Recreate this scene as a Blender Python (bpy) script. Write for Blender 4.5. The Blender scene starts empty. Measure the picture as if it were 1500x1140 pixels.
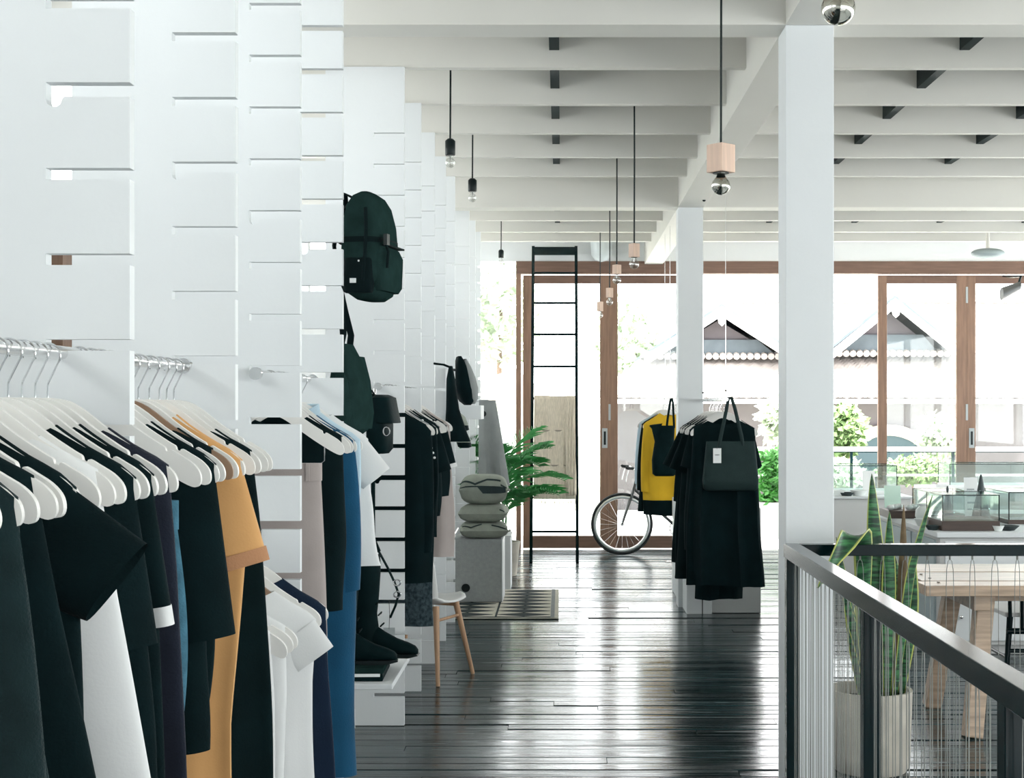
import bpy, bmesh, math, random
from mathutils import Vector, Matrix, geometry

# ------------------------------------------------------------------ camera, world, light, exposure
scene = bpy.context.scene
COL = scene.collection
H = 1.6                       # eye height
F = 2083.0                    # focal length in pixels of a 1500 px wide picture (50 mm lens)
VX, VY = 822.0, 595.0         # vanishing point of the room's long axis
cam_d = bpy.data.cameras.new('camera')
cam = bpy.data.objects.new('camera', cam_d)
COL.objects.link(cam)
cam.location = (0, 0, H)
cam.rotation_euler = (math.pi / 2, 0, 0)
cam_d.sensor_width = 36.0
cam_d.lens = F * 36.0 / 1500.0
cam_d.shift_x = (750.0 - VX) / 1500.0
cam_d.shift_y = (VY - 570.0) / 1500.0
cam_d.clip_end = 300
scene.camera = cam

world = bpy.data.worlds.new('sky')
scene.world = world
world.use_nodes = True
bg = world.node_tree.nodes['Background']
bg.inputs['Color'].default_value = (0.985, 0.99, 1.0, 1)
bg.inputs['Strength'].default_value = 5.2

sun_d = bpy.data.lights.new('sun', 'SUN')
sun_d.energy = 17.0
sun_d.angle = math.radians(3)
sun_d.color = (1.0, 0.96, 0.90)
sun = bpy.data.objects.new('sun', sun_d)
COL.objects.link(sun)
sun.rotation_euler = Vector((0.30, -0.22, 1.0)).to_track_quat('Z', 'Y').to_euler()


def portal(name, loc, rot, sx, sy):
    d = bpy.data.lights.new(name, 'AREA')
    d.shape = 'RECTANGLE'
    d.size, d.size_y = sx, sy
    d.cycles.is_portal = True
    o = bpy.data.objects.new(name, d)
    o.location, o.rotation_euler = loc, rot
    COL.objects.link(o)


PI = math.pi
portal('daylight_portal_back', (2.6, 15.99, 1.7), (-PI / 2, 0, 0), 8.0, 3.0)
portal('daylight_portal_entrance', (3.9, -1.82, 1.9), (PI / 2, 0, 0), 5.2, 2.2)
portal('daylight_portal_side', (6.62, 7.0, 1.95), (0, PI / 2, 0), 1.9, 17.0)
portal('daylight_portal_garden', (-2.32, 7.0, 2.8), (0, -PI / 2, 0), 0.9, 17.0)

vs = scene.view_settings
vs.view_transform = 'Standard'
vs.look = 'None'
vs.gamma = 1.0
vs.use_curve_mapping = False
vs.exposure = 0.47
scene.cycles.max_bounces = 10
scene.cycles.diffuse_bounces = 6
scene.cycles.glossy_bounces = 4
scene.cycles.transmission_bounces = 8
scene.cycles.transparent_max_bounces = 24
scene.cycles.sample_clamp_indirect = 12

rnd = random.Random(11)


def P(px, py, Y):
    """world point that stands at depth Y on the photo's pixel"""
    return Vector(((px - VX) / F * Y, Y, H - (py - VY) / F * Y))


# ------------------------------------------------------------------ materials
def lin(c):
    return tuple(((x / 12.92) if x <= 0.04045 else ((x + 0.055) / 1.055) ** 2.4) for x in c)


def rgb(r, g, b):
    return lin((r / 255.0, g / 255.0, b / 255.0))


MATS = {}


def mat(name, color, rough=0.6, metal=0.0, var=0.0, scale=8.0, bump=0.0, bscale=60.0, stretch=None,
        spec=0.5, color2=None, sheen=0.0, alpha=None, rvar=0.0, randvar=0.0, coat=0.0):
    if name in MATS:
        return MATS[name]
    m = bpy.data.materials.new(name)
    m.use_nodes = True
    nt = m.node_tree
    b = nt.nodes['Principled BSDF']
    b.inputs['Base Color'].default_value = (*color, 1)
    b.inputs['Roughness'].default_value = rough
    b.inputs['Metallic'].default_value = metal
    b.inputs['Specular IOR Level'].default_value = spec
    if sheen:
        b.inputs['Sheen Weight'].default_value = sheen
    if coat:
        b.inputs['Coat Weight'].default_value = coat
        b.inputs['Coat Roughness'].default_value = 0.2
        b.inputs['Coat IOR'].default_value = 1.6
    if var or color2 or bump or rvar or randvar:
        tc = nt.nodes.new('ShaderNodeTexCoord')
        mp = nt.nodes.new('ShaderNodeMapping')
        nt.links.new(tc.outputs['Object'], mp.inputs['Vector'])
        if stretch:
            mp.inputs['Scale'].default_value = stretch
        n = nt.nodes.new('ShaderNodeTexNoise')
        n.inputs['Scale'].default_value = scale
        n.inputs['Detail'].default_value = 5
        nt.links.new(mp.outputs['Vector'], n.inputs['Vector'])
        oi = None
        if randvar:
            oi = nt.nodes.new('ShaderNodeObjectInfo')
            add = nt.nodes.new('ShaderNodeVectorMath')
            add.operation = 'ADD'
            sc = nt.nodes.new('ShaderNodeVectorMath')
            sc.operation = 'SCALE'
            cmb = nt.nodes.new('ShaderNodeCombineXYZ')
            for i in range(3):
                nt.links.new(oi.outputs['Random'], cmb.inputs[i])
            nt.links.new(cmb.outputs[0], sc.inputs[0])
            sc.inputs['Scale'].default_value = 37.0
            nt.links.new(mp.outputs['Vector'], add.inputs[0])
            nt.links.new(sc.outputs[0], add.inputs[1])
            nt.links.new(add.outputs[0], n.inputs['Vector'])
        if var or color2:
            r = nt.nodes.new('ShaderNodeValToRGB')
            c2 = color2 if color2 else tuple(max(0, x * (1 - var)) for x in color)
            r.color_ramp.elements[0].position = 0.35
            r.color_ramp.elements[1].position = 0.68
            r.color_ramp.elements[0].color = (*c2, 1)
            r.color_ramp.elements[1].color = (*color, 1)
            nt.links.new(n.outputs['Fac'], r.inputs['Fac'])
            out = r.outputs['Color']
            if randvar:
                mx = nt.nodes.new('ShaderNodeMix')
                mx.data_type = 'RGBA'
                mx.blend_type = 'MULTIPLY'
                mx.inputs['Factor'].default_value = 1.0
                mr = nt.nodes.new('ShaderNodeMapRange')
                mr.inputs['To Min'].default_value = 1 - randvar
                mr.inputs['To Max'].default_value = 1 + randvar
                nt.links.new(oi.outputs['Random'], mr.inputs['Value'])
                nt.links.new(out, mx.inputs[6])
                nt.links.new(mr.outputs[0], mx.inputs[7])
                out = mx.outputs[2]
            nt.links.new(out, b.inputs['Base Color'])
        if rvar:
            mr = nt.nodes.new('ShaderNodeMapRange')
            mr.inputs['From Min'].default_value = 0.3
            mr.inputs['From Max'].default_value = 0.7
            mr.inputs['To Min'].default_value = max(0.02, rough - rvar)
            mr.inputs['To Max'].default_value = rough + rvar
            nt.links.new(n.outputs['Fac'], mr.inputs['Value'])
            nt.links.new(mr.outputs[0], b.inputs['Roughness'])
        if bump:
            n2 = nt.nodes.new('ShaderNodeTexNoise')
            n2.inputs['Scale'].default_value = bscale
            n2.inputs['Detail'].default_value = 3
            nt.links.new(mp.outputs['Vector'], n2.inputs['Vector'])
            bp = nt.nodes.new('ShaderNodeBump')
            bp.inputs['Strength'].default_value = bump
            bp.inputs['Distance'].default_value = 0.01
            nt.links.new(n2.outputs['Fac'], bp.inputs['Height'])
            nt.links.new(bp.outputs[0], b.inputs['Normal'])
    MATS[name] = m
    return m


def glass_mat(name, tint=(1, 1, 1), refl=0.07, rough=0.02):
    m = bpy.data.materials.new(name)
    m.use_nodes = True
    nt = m.node_tree
    nt.nodes.remove(nt.nodes['Principled BSDF'])
    t = nt.nodes.new('ShaderNodeBsdfTransparent')
    t.inputs['Color'].default_value = (*tint, 1)
    g = nt.nodes.new('ShaderNodeBsdfGlossy')
    g.inputs['Roughness'].default_value = rough
    mx = nt.nodes.new('ShaderNodeMixShader')
    mx.inputs['Fac'].default_value = refl
    nt.links.new(t.outputs[0], mx.inputs[1])
    nt.links.new(g.outputs[0], mx.inputs[2])
    nt.links.new(mx.outputs[0], nt.nodes['Material Output'].inputs['Surface'])
    MATS[name] = m
    return m


WHITE = mat('white_paint', rgb(222, 225, 227), 0.55, var=0.03, scale=3, bump=0.05, bscale=40)
CEILW = mat('ceiling_paint', rgb(216, 214, 208), 0.65, var=0.03, scale=2)
FLOORM = mat('dark_stained_plank', rgb(38, 62, 66), 0.20, var=0.6, scale=3.0, stretch=(0.5, 9, 9), bump=0.12,
             bscale=5.0, rvar=0.10, randvar=0.45, spec=0.75)
GAPM = mat('floor_underlay', rgb(14, 22, 24), 0.8)
WOOD = mat('door_timber', rgb(142, 110, 90), 0.55, var=0.25, scale=4, stretch=(12, 12, 1), bump=0.1)
WOODH = mat('header_timber', rgb(120, 92, 78), 0.6, var=0.25, scale=4, stretch=(1, 12, 12), bump=0.1)
TABLEW = mat('table_timber', rgb(192, 166, 142), 0.30, var=0.4, scale=3, stretch=(1.2, 14, 14), bump=0.15, randvar=0.15)
LEGW = mat('light_oak', rgb(196, 156, 122), 0.5, var=0.2, scale=5, stretch=(9, 9, 1), bump=0.08)
BLOCKW = mat('pendant_beech', rgb(214, 184, 164), 0.55, var=0.15, scale=6, stretch=(14, 14, 1))
BLACKM = mat('black_steel', rgb(5, 26, 29), 0.17, spec=0.2, var=0.2, scale=10)
BLACKS = mat('black_socket', rgb(14, 26, 27), 0.4, spec=0.25)
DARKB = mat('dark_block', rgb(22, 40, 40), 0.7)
CHROME = mat('chrome', (0.75, 0.76, 0.77), 0.12, 1.0)
STEELR = mat('rail_steel', (0.80, 0.80, 0.80), 0.22, 1.0)
MIRROR = mat('mirror_bulb', (0.55, 0.54, 0.48), 0.05, 1.0)
CLEARB = glass_mat('clear_bulb_glass', (0.96, 0.97, 0.96), 0.25, 0.03)
GLASS = glass_mat('window_glass', (0.97, 0.99, 0.985), 0.06)
VGLASS = glass_mat('vitrine_glass', (0.90, 0.95, 0.94), 0.12)
HANGW = mat('white_hanger', rgb(232, 230, 226), 0.4, var=0.03, scale=12)
HANGB = mat('brown_hanger', rgb(150, 120, 96), 0.45, var=0.2, scale=8)
CONC = mat('concrete', rgb(196, 190, 178), 0.85, var=0.25, scale=9, bump=0.35, bscale=35)
SOIL = mat('soil', rgb(50, 42, 36), 0.95, bump=0.6, bscale=50)
CORD = mat('rail_cord', rgb(128, 130, 126), 0.8)
BLK = mat('black_cloth', rgb(6, 27, 30), 0.92, var=0.3, scale=9, bump=0.2, bscale=220, sheen=0.02, spec=0.12)
CHAR = mat('charcoal_cloth', rgb(24, 42, 44), 0.95, var=0.3, scale=14, bump=0.3, bscale=260, sheen=0.10, spec=0.15)
WCL = mat('white_cloth', rgb(222, 223, 223), 0.9, var=0.04, scale=5, bump=0.05, bscale=200, sheen=0.2, spec=0.2)
NAVY = mat('navy_cloth', rgb(28, 34, 48), 0.9, var=0.25, scale=9, bump=0.2, bscale=200, sheen=0.15, spec=0.2)
DENIM = mat('denim', rgb(72, 118, 138), 0.9, var=0.3, scale=30, bump=0.3, bscale=220, spec=0.2)
TAN = mat('tan_cloth', rgb(210, 160, 104), 0.9, var=0.1, scale=5, bump=0.06, bscale=200, sheen=0.2, spec=0.2)
BEIGE = mat('beige_cloth', rgb(176, 166, 162), 0.9, var=0.12, scale=6, bump=0.06, bscale=200, sheen=0.15, spec=0.2)
BLUE = mat('petrol_blue_cloth', rgb(12, 78, 112), 0.85, var=0.2, scale=6, bump=0.15, bscale=180, sheen=0.2, spec=0.25)
LBLUE = mat('pale_blue_cloth', rgb(190, 212, 224), 0.9, var=0.08, scale=6, bump=0.2, bscale=200, spec=0.2)
YELL = mat('mustard_cloth', rgb(222, 178, 44), 0.9, var=0.12, scale=5, bump=0.2, bscale=180, sheen=0.15, spec=0.2)
GREYC = mat('grey_cloth', rgb(148, 152, 152), 0.92, var=0.15, scale=6, bump=0.2, bscale=180, spec=0.2)
LACE = mat('lace_cloth', rgb(20, 34, 40), 0.95, var=0.7, scale=60, color2=rgb(60, 74, 80), bump=0.4, bscale=90, spec=0.2)
LEATH = mat('black_leather', rgb(15, 33, 35), 0.55, var=0.3, scale=14, bump=0.1, bscale=90, spec=0.03)
GRNF = mat('dark_green_canvas', rgb(36, 56, 54), 0.85, var=0.25, scale=18, bump=0.3, bscale=240, spec=0.0)
STRAP = mat('black_webbing', rgb(8, 24, 26), 0.8, bump=0.3, bscale=200, spec=0.1)
TOTEL = mat('tote_leather', rgb(38, 54, 54), 0.6, var=0.15, scale=12, bump=0.1, bscale=120, spec=0.1)
CARD = mat('white_card', rgb(236, 238, 238), 0.7)
GCARD = mat('grey_card', rgb(170, 176, 178), 0.8)
INK = mat('ink', rgb(22, 32, 34), 0.8)
FELT = mat('grey_felt', rgb(158, 162, 162), 0.95, var=0.12, scale=40, bump=0.4, bscale=150)
SAGE = mat('sage_cushion', rgb(150, 156, 146), 0.95, var=0.15, scale=14, bump=0.4, bscale=160)
BLANK = mat('woven_throw', rgb(220, 208, 190), 0.95, var=0.3, scale=14, stretch=(14, 1, 1.2), bump=0.5, bscale=120)
RUGL = mat('rug_cream', rgb(206, 202, 188), 0.98, var=0.12, scale=20, bump=0.5, bscale=140)
RUGD = mat('rug_dark', rgb(36, 50, 52), 0.98, bump=0.5, bscale=140)
LEAFG = mat('palm_leaf', rgb(60, 150, 76), 0.45, var=0.35, scale=9, randvar=0.25)
GREEN2 = mat('garden_leaf', rgb(132, 162, 106), 0.6, var=0.35, scale=3, randvar=0.15)
GREEN3 = mat('hedge_leaf', rgb(200, 212, 190), 0.6, var=0.3, scale=3)
TILER = mat('roof_tile', rgb(176, 168, 162), 0.85, var=0.15, scale=3)
HWALL = mat('house_wall', rgb(98, 93, 97), 0.9, var=0.2, scale=1.2)
HGAB = mat('gable_tile', rgb(92, 102, 108), 0.9, var=0.25, scale=3)
DECK = mat('pale_terrace', rgb(228, 226, 222), 0.8, var=0.06, scale=2)
RUBBER = mat('tyre_rubber', rgb(26, 32, 33), 0.7)
BIKEF = mat('bike_frame', rgb(70, 72, 72), 0.4, spec=0.6)
ALLOY = mat('rim_alloy', (0.72, 0.73, 0.73), 0.3, 0.9)
DARKW = mat('dark_wood_base', rgb(74, 58, 50), 0.5, var=0.25, scale=6, stretch=(1, 10, 10))
COUNT = mat('counter_paint', rgb(206, 206, 205), 0.6, var=0.03, scale=2)
STONE = mat('dark_stone', rgb(58, 70, 72), 0.6, var=0.3, scale=20)
PLAST = mat('white_shell', rgb(232, 232, 230), 0.35)
PEBB = mat('pale_ceramic', rgb(228, 232, 230), 0.4)


# ------------------------------------------------------------------ mesh helpers
class MB:
    def __init__(self):
        self.v, self.f, self.m = [], [], []

    def add(self, vs_, fs, mi=0):
        o = len(self.v)
        self.v += [tuple(p) for p in vs_]
        for f in fs:
            self.f.append(tuple(i + o for i in f))
            self.m.append(mi)
        return self

    def box(self, x0, x1, y0, y1, z0, z1, mi=0, M=None):
        vs_ = [Vector((x, y, z)) for z in (z0, z1) for y in (y0, y1) for x in (x0, x1)]
        if M is not None:
            vs_ = [M @ p for p in vs_]
        return self.add(vs_, [(0, 2, 3, 1), (4, 5, 7, 6), (0, 1, 5, 4), (2, 6, 7, 3), (0, 4, 6, 2), (1, 3, 7, 5)], mi)

    def bar(self, a, b, w, d, mi=0, up=(0, 0, 1)):
        """rectangular bar from a to b, section w x d"""
        a, b = Vector(a), Vector(b)
        t = (b - a).normalized()
        u = Vector(up)
        if abs(t.dot(u)) > 0.95:
            u = Vector((0, 1, 0))
        s = t.cross(u).normalized()
        u = s.cross(t).normalized()
        vs_ = []
        for c in (a, b):
            for (i, j) in ((-1, -1), (1, -1), (1, 1), (-1, 1)):
                vs_.append(c + s * (w / 2 * i) + u * (d / 2 * j))
        return self.add(vs_, [(0, 1, 2, 3), (7, 6, 5, 4), (0, 4, 5, 1), (1, 5, 6, 2), (2, 6, 7, 3), (3, 7, 4, 0)], mi)

    def tube(self, pts, r, n=8, mi=0, flat=1.0, closed=False):
        pts = [Vector(p) for p in pts]
        k = len(pts)
        rs = r if isinstance(r, (list, tuple)) else [r] * k
        rings = []
        prev = None
        for i in range(k):
            if closed:
                t = (pts[(i + 1) % k] - pts[i - 1]).normalized()
            elif i == 0:
                t = (pts[1] - pts[0]).normalized()
            elif i == k - 1:
                t = (pts[-1] - pts[-2]).normalized()
            else:
                t = (pts[i + 1] - pts[i - 1]).normalized()
            if prev is None:
                u = Vector((0, 0, 1)) if abs(t.z) < 0.9 else Vector((0, 1, 0))
            else:
                u = prev
            s = t.cross(u)
            if s.length < 1e-6:
                s = t.cross(Vector((1, 0, 0)))
            s.normalize()
            u = s.cross(t).normalized()
            prev = u
            rings.append([pts[i] + (s * math.cos(2 * PI * j / n) + u * math.sin(2 * PI * j / n) * flat) * rs[i] for j in range(n)])
        return self.loft(rings, cap=not closed, mi=mi, wrap=closed)

    def loft(self, rings, cap=True, mi=0, wrap=False, cap0=None, cap1=None):
        n = len(rings[0])
        vs_ = [p for r in rings for p in r]
        fs = []
        k = len(rings)
        for i in range(k if wrap else k - 1):
            a, b = i * n, ((i + 1) % k) * n
            for j in range(n):
                j2 = (j + 1) % n
                fs.append((a + j, a + j2, b + j2, b + j))
        if cap if cap0 is None else cap0:
            fs.append(tuple(range(n - 1, -1, -1)))
        if cap if cap1 is None else cap1:
            fs.append(tuple((k - 1) * n + j for j in range(n)))
        return self.add(vs_, fs, mi)

    def lathe(self, prof, n=20, c=(0, 0, 0), mi=0, cap=False):
        rings = [[Vector((c[0] + r * math.cos(2 * PI * j / n), c[1] + r * math.sin(2 * PI * j / n), c[2] + z)) for j in range(n)] for r, z in prof]
        return self.loft(rings, cap=cap, mi=mi)

    def prism(self, poly, y0, y1, mi=0, axis='y'):
        """polygon in XZ extruded along y (axis='y'), in YZ along x ('x'), in XY along z ('z')"""
        def mk(a, b, d):
            return {'y': Vector((a, d, b)), 'x': Vector((d, a, b)), 'z': Vector((a, b, d))}[axis]
        n = len(poly)
        vs_ = [mk(a, b, y0) for a, b in poly] + [mk(a, b, y1) for a, b in poly]
        fs = [tuple(range(n)), tuple(range(2 * n - 1, n - 1, -1))]
        fs += [(i, n + i, n + (i + 1) % n, (i + 1) % n) for i in range(n)]
        return self.add(vs_, fs, mi)

    def sphere(self, c, rx, ry=None, rz=None, n=16, m=10, mi=0):
        ry = rx if ry is None else ry
        rz = rx if rz is None else rz
        c = Vector(c)
        rings = []
        for i in range(1, m):
            a = PI * i / m
            rings.append([c + Vector((rx * math.sin(a) * math.cos(2 * PI * j / n), ry * math.sin(a) * math.sin(2 * PI * j / n), rz * math.cos(a))) for j in range(n)])
        return self.loft(rings, cap=True, mi=mi)

    def build(self, name, m, parent=None, smooth=False, bev=0.0, loc=None, sub=0):
        me = bpy.data.meshes.new(name)
        me.from_pydata(self.v, [], self.f)
        ms = m if isinstance(m, (list, tuple)) else [m]
        for x in ms:
            me.materials.append(x)
        if len(ms) > 1:
            me.polygons.foreach_set('material_index', self.m)
        bm = bmesh.new()
        bm.from_mesh(me)
        bmesh.ops.recalc_face_normals(bm, faces=bm.faces)
        bm.to_mesh(me)
        bm.free()
        if smooth:
            me.polygons.foreach_set('use_smooth', [True] * len(me.polygons))
            me.set_sharp_from_angle(angle=math.radians(50))
        me.update()
        o = bpy.data.objects.new(name, me)
        COL.objects.link(o)
        if parent is not None:
            o.parent = parent
        if loc is not None:
            o.location = loc
        if bev:
            md = o.modifiers.new('edge', 'BEVEL')
            md.width = bev
            md.segments = 2
            md.limit_method = 'ANGLE'
        if sub:
            md = o.modifiers.new('sub', 'SUBSURF')
            md.levels = md.render_levels = sub
        return o


def tag(o, label, cat, group=None, kind=None):
    if label:
        o['label'] = label
    if cat:
        o['category'] = cat
    if group:
        o['group'] = group
    if kind:
        o['kind'] = kind
    return o


def thing(name, label, cat, loc=(0, 0, 0), rz=0.0, group=None, kind=None):
    o = bpy.data.objects.new(name, None)
    o.empty_display_size = 0.1
    COL.objects.link(o)
    o.location = loc
    o.rotation_euler = (0, 0, rz)
    return tag(o, label, cat, group, kind)


def struct(o, label=None, cat=None):
    o['kind'] = 'structure'
    if label:
        o['label'] = label
    if cat:
        o['category'] = cat
    return o


def copy_tree(o, parent=None):
    c = o.copy()
    COL.objects.link(c)
    c.parent = parent
    for ch in list(o.children):
        copy_tree(ch, c)
    return c


def arc(cx, cz, r, a0, a1, n):
    return [(cx + r * math.cos(math.radians(a0 + (a1 - a0) * i / n)), cz + r * math.sin(math.radians(a0 + (a1 - a0) * i / n))) for i in range(n + 1)]


# ------------------------------------------------------------------ the room
CEIL = 3.66          # ceiling boards
JB = H + 1.70        # underside of the joists
BB = H + 1.58        # underside of the main beams
XL, XR, Y0, YB = -2.2, 6.5, -1.7, 15.87
FY0 = 5.55           # edge of the stair void, which lies beyond X = 0.95

# floor: underlay plus single planks running across the room
fl = MB()
fl.box(XL - 0.2, 0.93, Y0 - 0.2, FY0, -0.2, -0.03)
fl.box(XL - 0.2, XR + 0.2, FY0, YB + 0.15, -0.2, -0.03)
floor = struct(fl.build('floor', GAPM), 'dark glossy timber plank floor running through the shop', 'floor')
pw = 0.112
plank_meshes = {}


def plank_mesh(L):
    L = round(L * 2) / 2.0
    if L in plank_meshes:
        return plank_meshes[L], L
    b = MB()
    e = 0.003
    hw = pw / 2 - 0.0025
    x0, x1 = -L / 2 + 0.0015, L / 2 - 0.0015
    rings = []
    # cross-section in YZ with eased edges
    sec = [(-hw, -0.03), (-hw, -e), (-hw + e, 0.0), (hw - e, 0.0), (hw, -e), (hw, -0.03)]
    for x in (x0, x1):
        rings.append([Vector((x, y, z)) for y, z in sec])
    b.loft(rings, cap=True)
    o = b.build('plank', FLOORM)
    me = o.data
    bpy.data.objects.remove(o)
    plank_meshes[L] = me
    return me, L


n_pl = 0
stuff_pl = MB()
y = Y0
row = 0
while y < YB - 0.02:
    xa = XL - rnd.random() * 2.2
    xend = XR if y > FY0 else 0.93
    while xa < xend:
        L = rnd.choice((2.0, 2.5, 3.0, 3.5, 4.0, 4.5))
        xb = xa + L
        if xb > xend - 0.5:
            L = math.ceil((xend - xa) * 2) / 2.0 if y > FY0 else max(0.5, (math.floor((xend - xa) * 2) / 2.0))
            xb = xa + L
            last = True
        else:
            last = False
        yc = y + pw / 2
        # is it in the picture at all?
        vis = y > 5.9 and n_pl < 300 and xb > XL
        dz = rnd.uniform(-0.003, 0.001)
        tilt = rnd.gauss(0, 0.011)
        roll = rnd.gauss(0, 0.0007)
        if vis:
            me, L2 = plank_mesh(L)
            o = bpy.data.objects.new('plank', me)
            COL.objects.link(o)
            o.parent = floor
            o.location = ((xa + xb) / 2, yc, dz)
            o.rotation_euler = (tilt, roll, 0)
            n_pl += 1
        else:
            stuff_pl.box(xa + 0.0015, xb - 0.0015, yc - pw / 2 + 0.0025, yc + pw / 2 - 0.0025, -0.03, dz)
        xa = xb
        if last:
            break
    y += pw
    row += 1
so = stuff_pl.build('plank_field', FLOORM, floor)
so['kind'] = 'stuff'

# stair void: pale shaft below the floor
sv = MB()
sv.box(0.93, 0.95, Y0, FY0, -2.8, -0.01)
sv.box(0.93, XR, FY0 - 0.02, FY0, -2.8, -0.01)
sv.box(0.93, XR, Y0, FY0, -2.85, -2.8)
struct(sv.build('wall_stairwell', WHITE), 'pale plastered walls of the stair opening behind the cord railing', 'wall')

# ceiling boards and an added, unseen roof slab whose overhang blocks the sun
cb = MB()
cb.box(XL - 0.2, XR + 0.2, Y0 - 0.2, YB + 0.15, CEIL, CEIL + 0.04)
struct(cb.build('ceiling', CEILW), 'white boarded ceiling above the joists', 'ceiling')
rs = MB()
rs.box(XL - 1.3, XR + 1.5, Y0 - 1.5, YB + 1.1, CEIL + 0.05, CEIL + 0.2)
struct(rs.build('sun_block_slab', CEILW), 'unseen white roof slab added to keep the sun out of the windows', 'roof')

# joists across the room, main beams, noggins
jn = 0
JY = [-1.2, -0.35, 0.5, 1.35, 2.2, 3.05, 3.9, 4.75, 5.4, 6.3, 7.14, 8.0, 8.85, 9.70, 10.5, 12.17, 13.02, 13.87, 14.66]
for i, jy in enumerate(JY):
    for (xa, xb, side) in ((XL, 0.93, 'shop'), (1.13, XR, 'gallery')):
        b = MB()
        b.box(xa, xb, jy, jy + 0.055, JB, CEIL)
        struct(b.build('ceiling_joist', CEILW), 'white ceiling joist over the %s side, number %d from the entrance' % ('rack' if side == 'shop' else 'counter', i + 1), 'joist')
for (ya, yb, z) in ((5.89, 6.09, BB), (11.3, 11.5, BB)):
    b = MB()
    b.box(XL, 0.93, ya, yb, z, CEIL)
    b.box(1.13, XR, ya, yb, z, CEIL)
    struct(b.build('cross_beam', CEILW), 'deep white cross beam spanning the room at a %s column' % ('near' if ya < 7 else 'far'), 'beam')
b = MB()
b.box(0.93, 1.13, Y0, YB, BB, CEIL)
struct(b.build('main_beam', CEILW), 'long white main beam running the length of the shop over the columns', 'beam')
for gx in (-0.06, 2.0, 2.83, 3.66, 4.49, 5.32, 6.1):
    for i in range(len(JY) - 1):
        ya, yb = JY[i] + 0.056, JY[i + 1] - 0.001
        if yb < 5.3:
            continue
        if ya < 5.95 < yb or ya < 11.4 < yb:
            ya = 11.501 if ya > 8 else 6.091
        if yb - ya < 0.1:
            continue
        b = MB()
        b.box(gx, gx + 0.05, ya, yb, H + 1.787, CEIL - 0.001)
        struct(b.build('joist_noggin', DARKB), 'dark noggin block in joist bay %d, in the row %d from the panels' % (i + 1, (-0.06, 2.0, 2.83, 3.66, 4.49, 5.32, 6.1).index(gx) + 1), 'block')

# columns
for i, cy in enumerate((5.89, 11.3)):
    b = MB()
    b.box(0.93, 1.13, cy, cy + 0.2, 0.0, BB)
    struct(b.build('column', WHITE, bev=0.004),
           'square white column beside the railing corner' if i == 0 else 'square white column inside the black clothes display', 'column')

# left garden wall with clerestory windows
b = MB()
b.box(XL - 0.1, XL, Y0, YB, -0.03, 2.42)
b.box(XL - 0.1, XL, Y0, YB, 3.2, CEIL)
yy = Y0
while yy < YB:
    b.box(XL - 0.1, XL, yy, yy + 0.12, 2.42, 3.2)
    yy += 1.757
struct(b.build('wall_left', WHITE), 'white side wall behind the slotted panels with high windows', 'wall')
for k in range(10):
    ya = Y0 + 1.757 * k + 0.12
    if ya + 1.6 > YB:
        continue
    g = MB()
    g.box(XL - 0.06, XL - 0.05, ya, min(ya + 1.637, YB), 2.42, 3.2)
    struct(g.build('window_%d' % (k + 10), GLASS), 'high clear window in the side wall, number %d from the entrance' % (k + 1), 'window')
# brown timber posts seen through the slots of the nearest panel
for k, yq in enumerate((6.02, 6.36)):
    b = MB()
    b.box(XL + 0.003, XL + 0.09, yq, yq + 0.13, 0.0, 2.40)
    b.box(XL + 0.003, XL + 0.10, yq - 0.01, yq + 0.14, 0.0, 0.1)
    tag(b.build('timber_post', WOOD), ['brown timber post against the side wall, seen through panel slots',
        'second brown timber post against the side wall, farther back'][k], 'post')

# entrance wall behind the camera, side wall with unseen windows added for light
b = MB()
b.box(XL - 0.1, 1.4, Y0 - 0.1, Y0, -0.03, CEIL)
b.box(XR - 0.1, XR + 0.1, Y0 - 0.1, Y0, -2.8, CEIL)
b.box(XL, XR, Y0 - 0.1, Y0, 2.9, CEIL)
b.box(XL, XR, Y0 - 0.1, Y0, -0.03, 0.9)
b.box(XL, XR, Y0 - 0.1, Y0, -2.8, -0.2)
for x in (2.7, 4.5):
    b.box(x, x + 0.08, Y0 - 0.09, Y0 - 0.01, 0.9, 2.9)
struct(b.build('wall_front', WHITE), 'white glazed entrance wall', 'wall')
g = MB()
g.box(1.4, XR - 0.1, Y0 - 0.055, Y0 - 0.045, 0.9, 2.9)
struct(g.build('window_8', GLASS), 'wide entrance window', 'window')
b = MB()
b.box(XR, XR + 0.1, Y0, YB, -2.8, 1.05)
b.box(XR, XR + 0.1, Y0, YB, 2.85, CEIL)
for k in range(9):
    yy = Y0 + (YB - Y0 - 0.12) * k / 8
    b.box(XR, XR + 0.1, yy, yy + 0.12, 1.05, 2.85)
struct(b.build('wall_right', WHITE), 'white side wall beyond the counters, with windows added for light', 'wall')
for k in range(8):
    ya = Y0 + (YB - Y0 - 0.12) * k / 8 + 0.12
    yb2 = Y0 + (YB - Y0 - 0.12) * (k + 1) / 8
    g = MB()
    g.box(XR + 0.045, XR + 0.055, ya, yb2, 1.05, 2.85)
    struct(g.build('window_%d' % (k + 30), GLASS), 'unseen window added for daylight in the counter-side wall, number %d from the entrance' % (k + 1), 'window')

# back wall: white lintel, brown header, sliding timber doors
SB = YB / F


def bx(px):
    return (px - VX) * SB


def bz(py):
    return H - (py - VY) * SB


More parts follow.
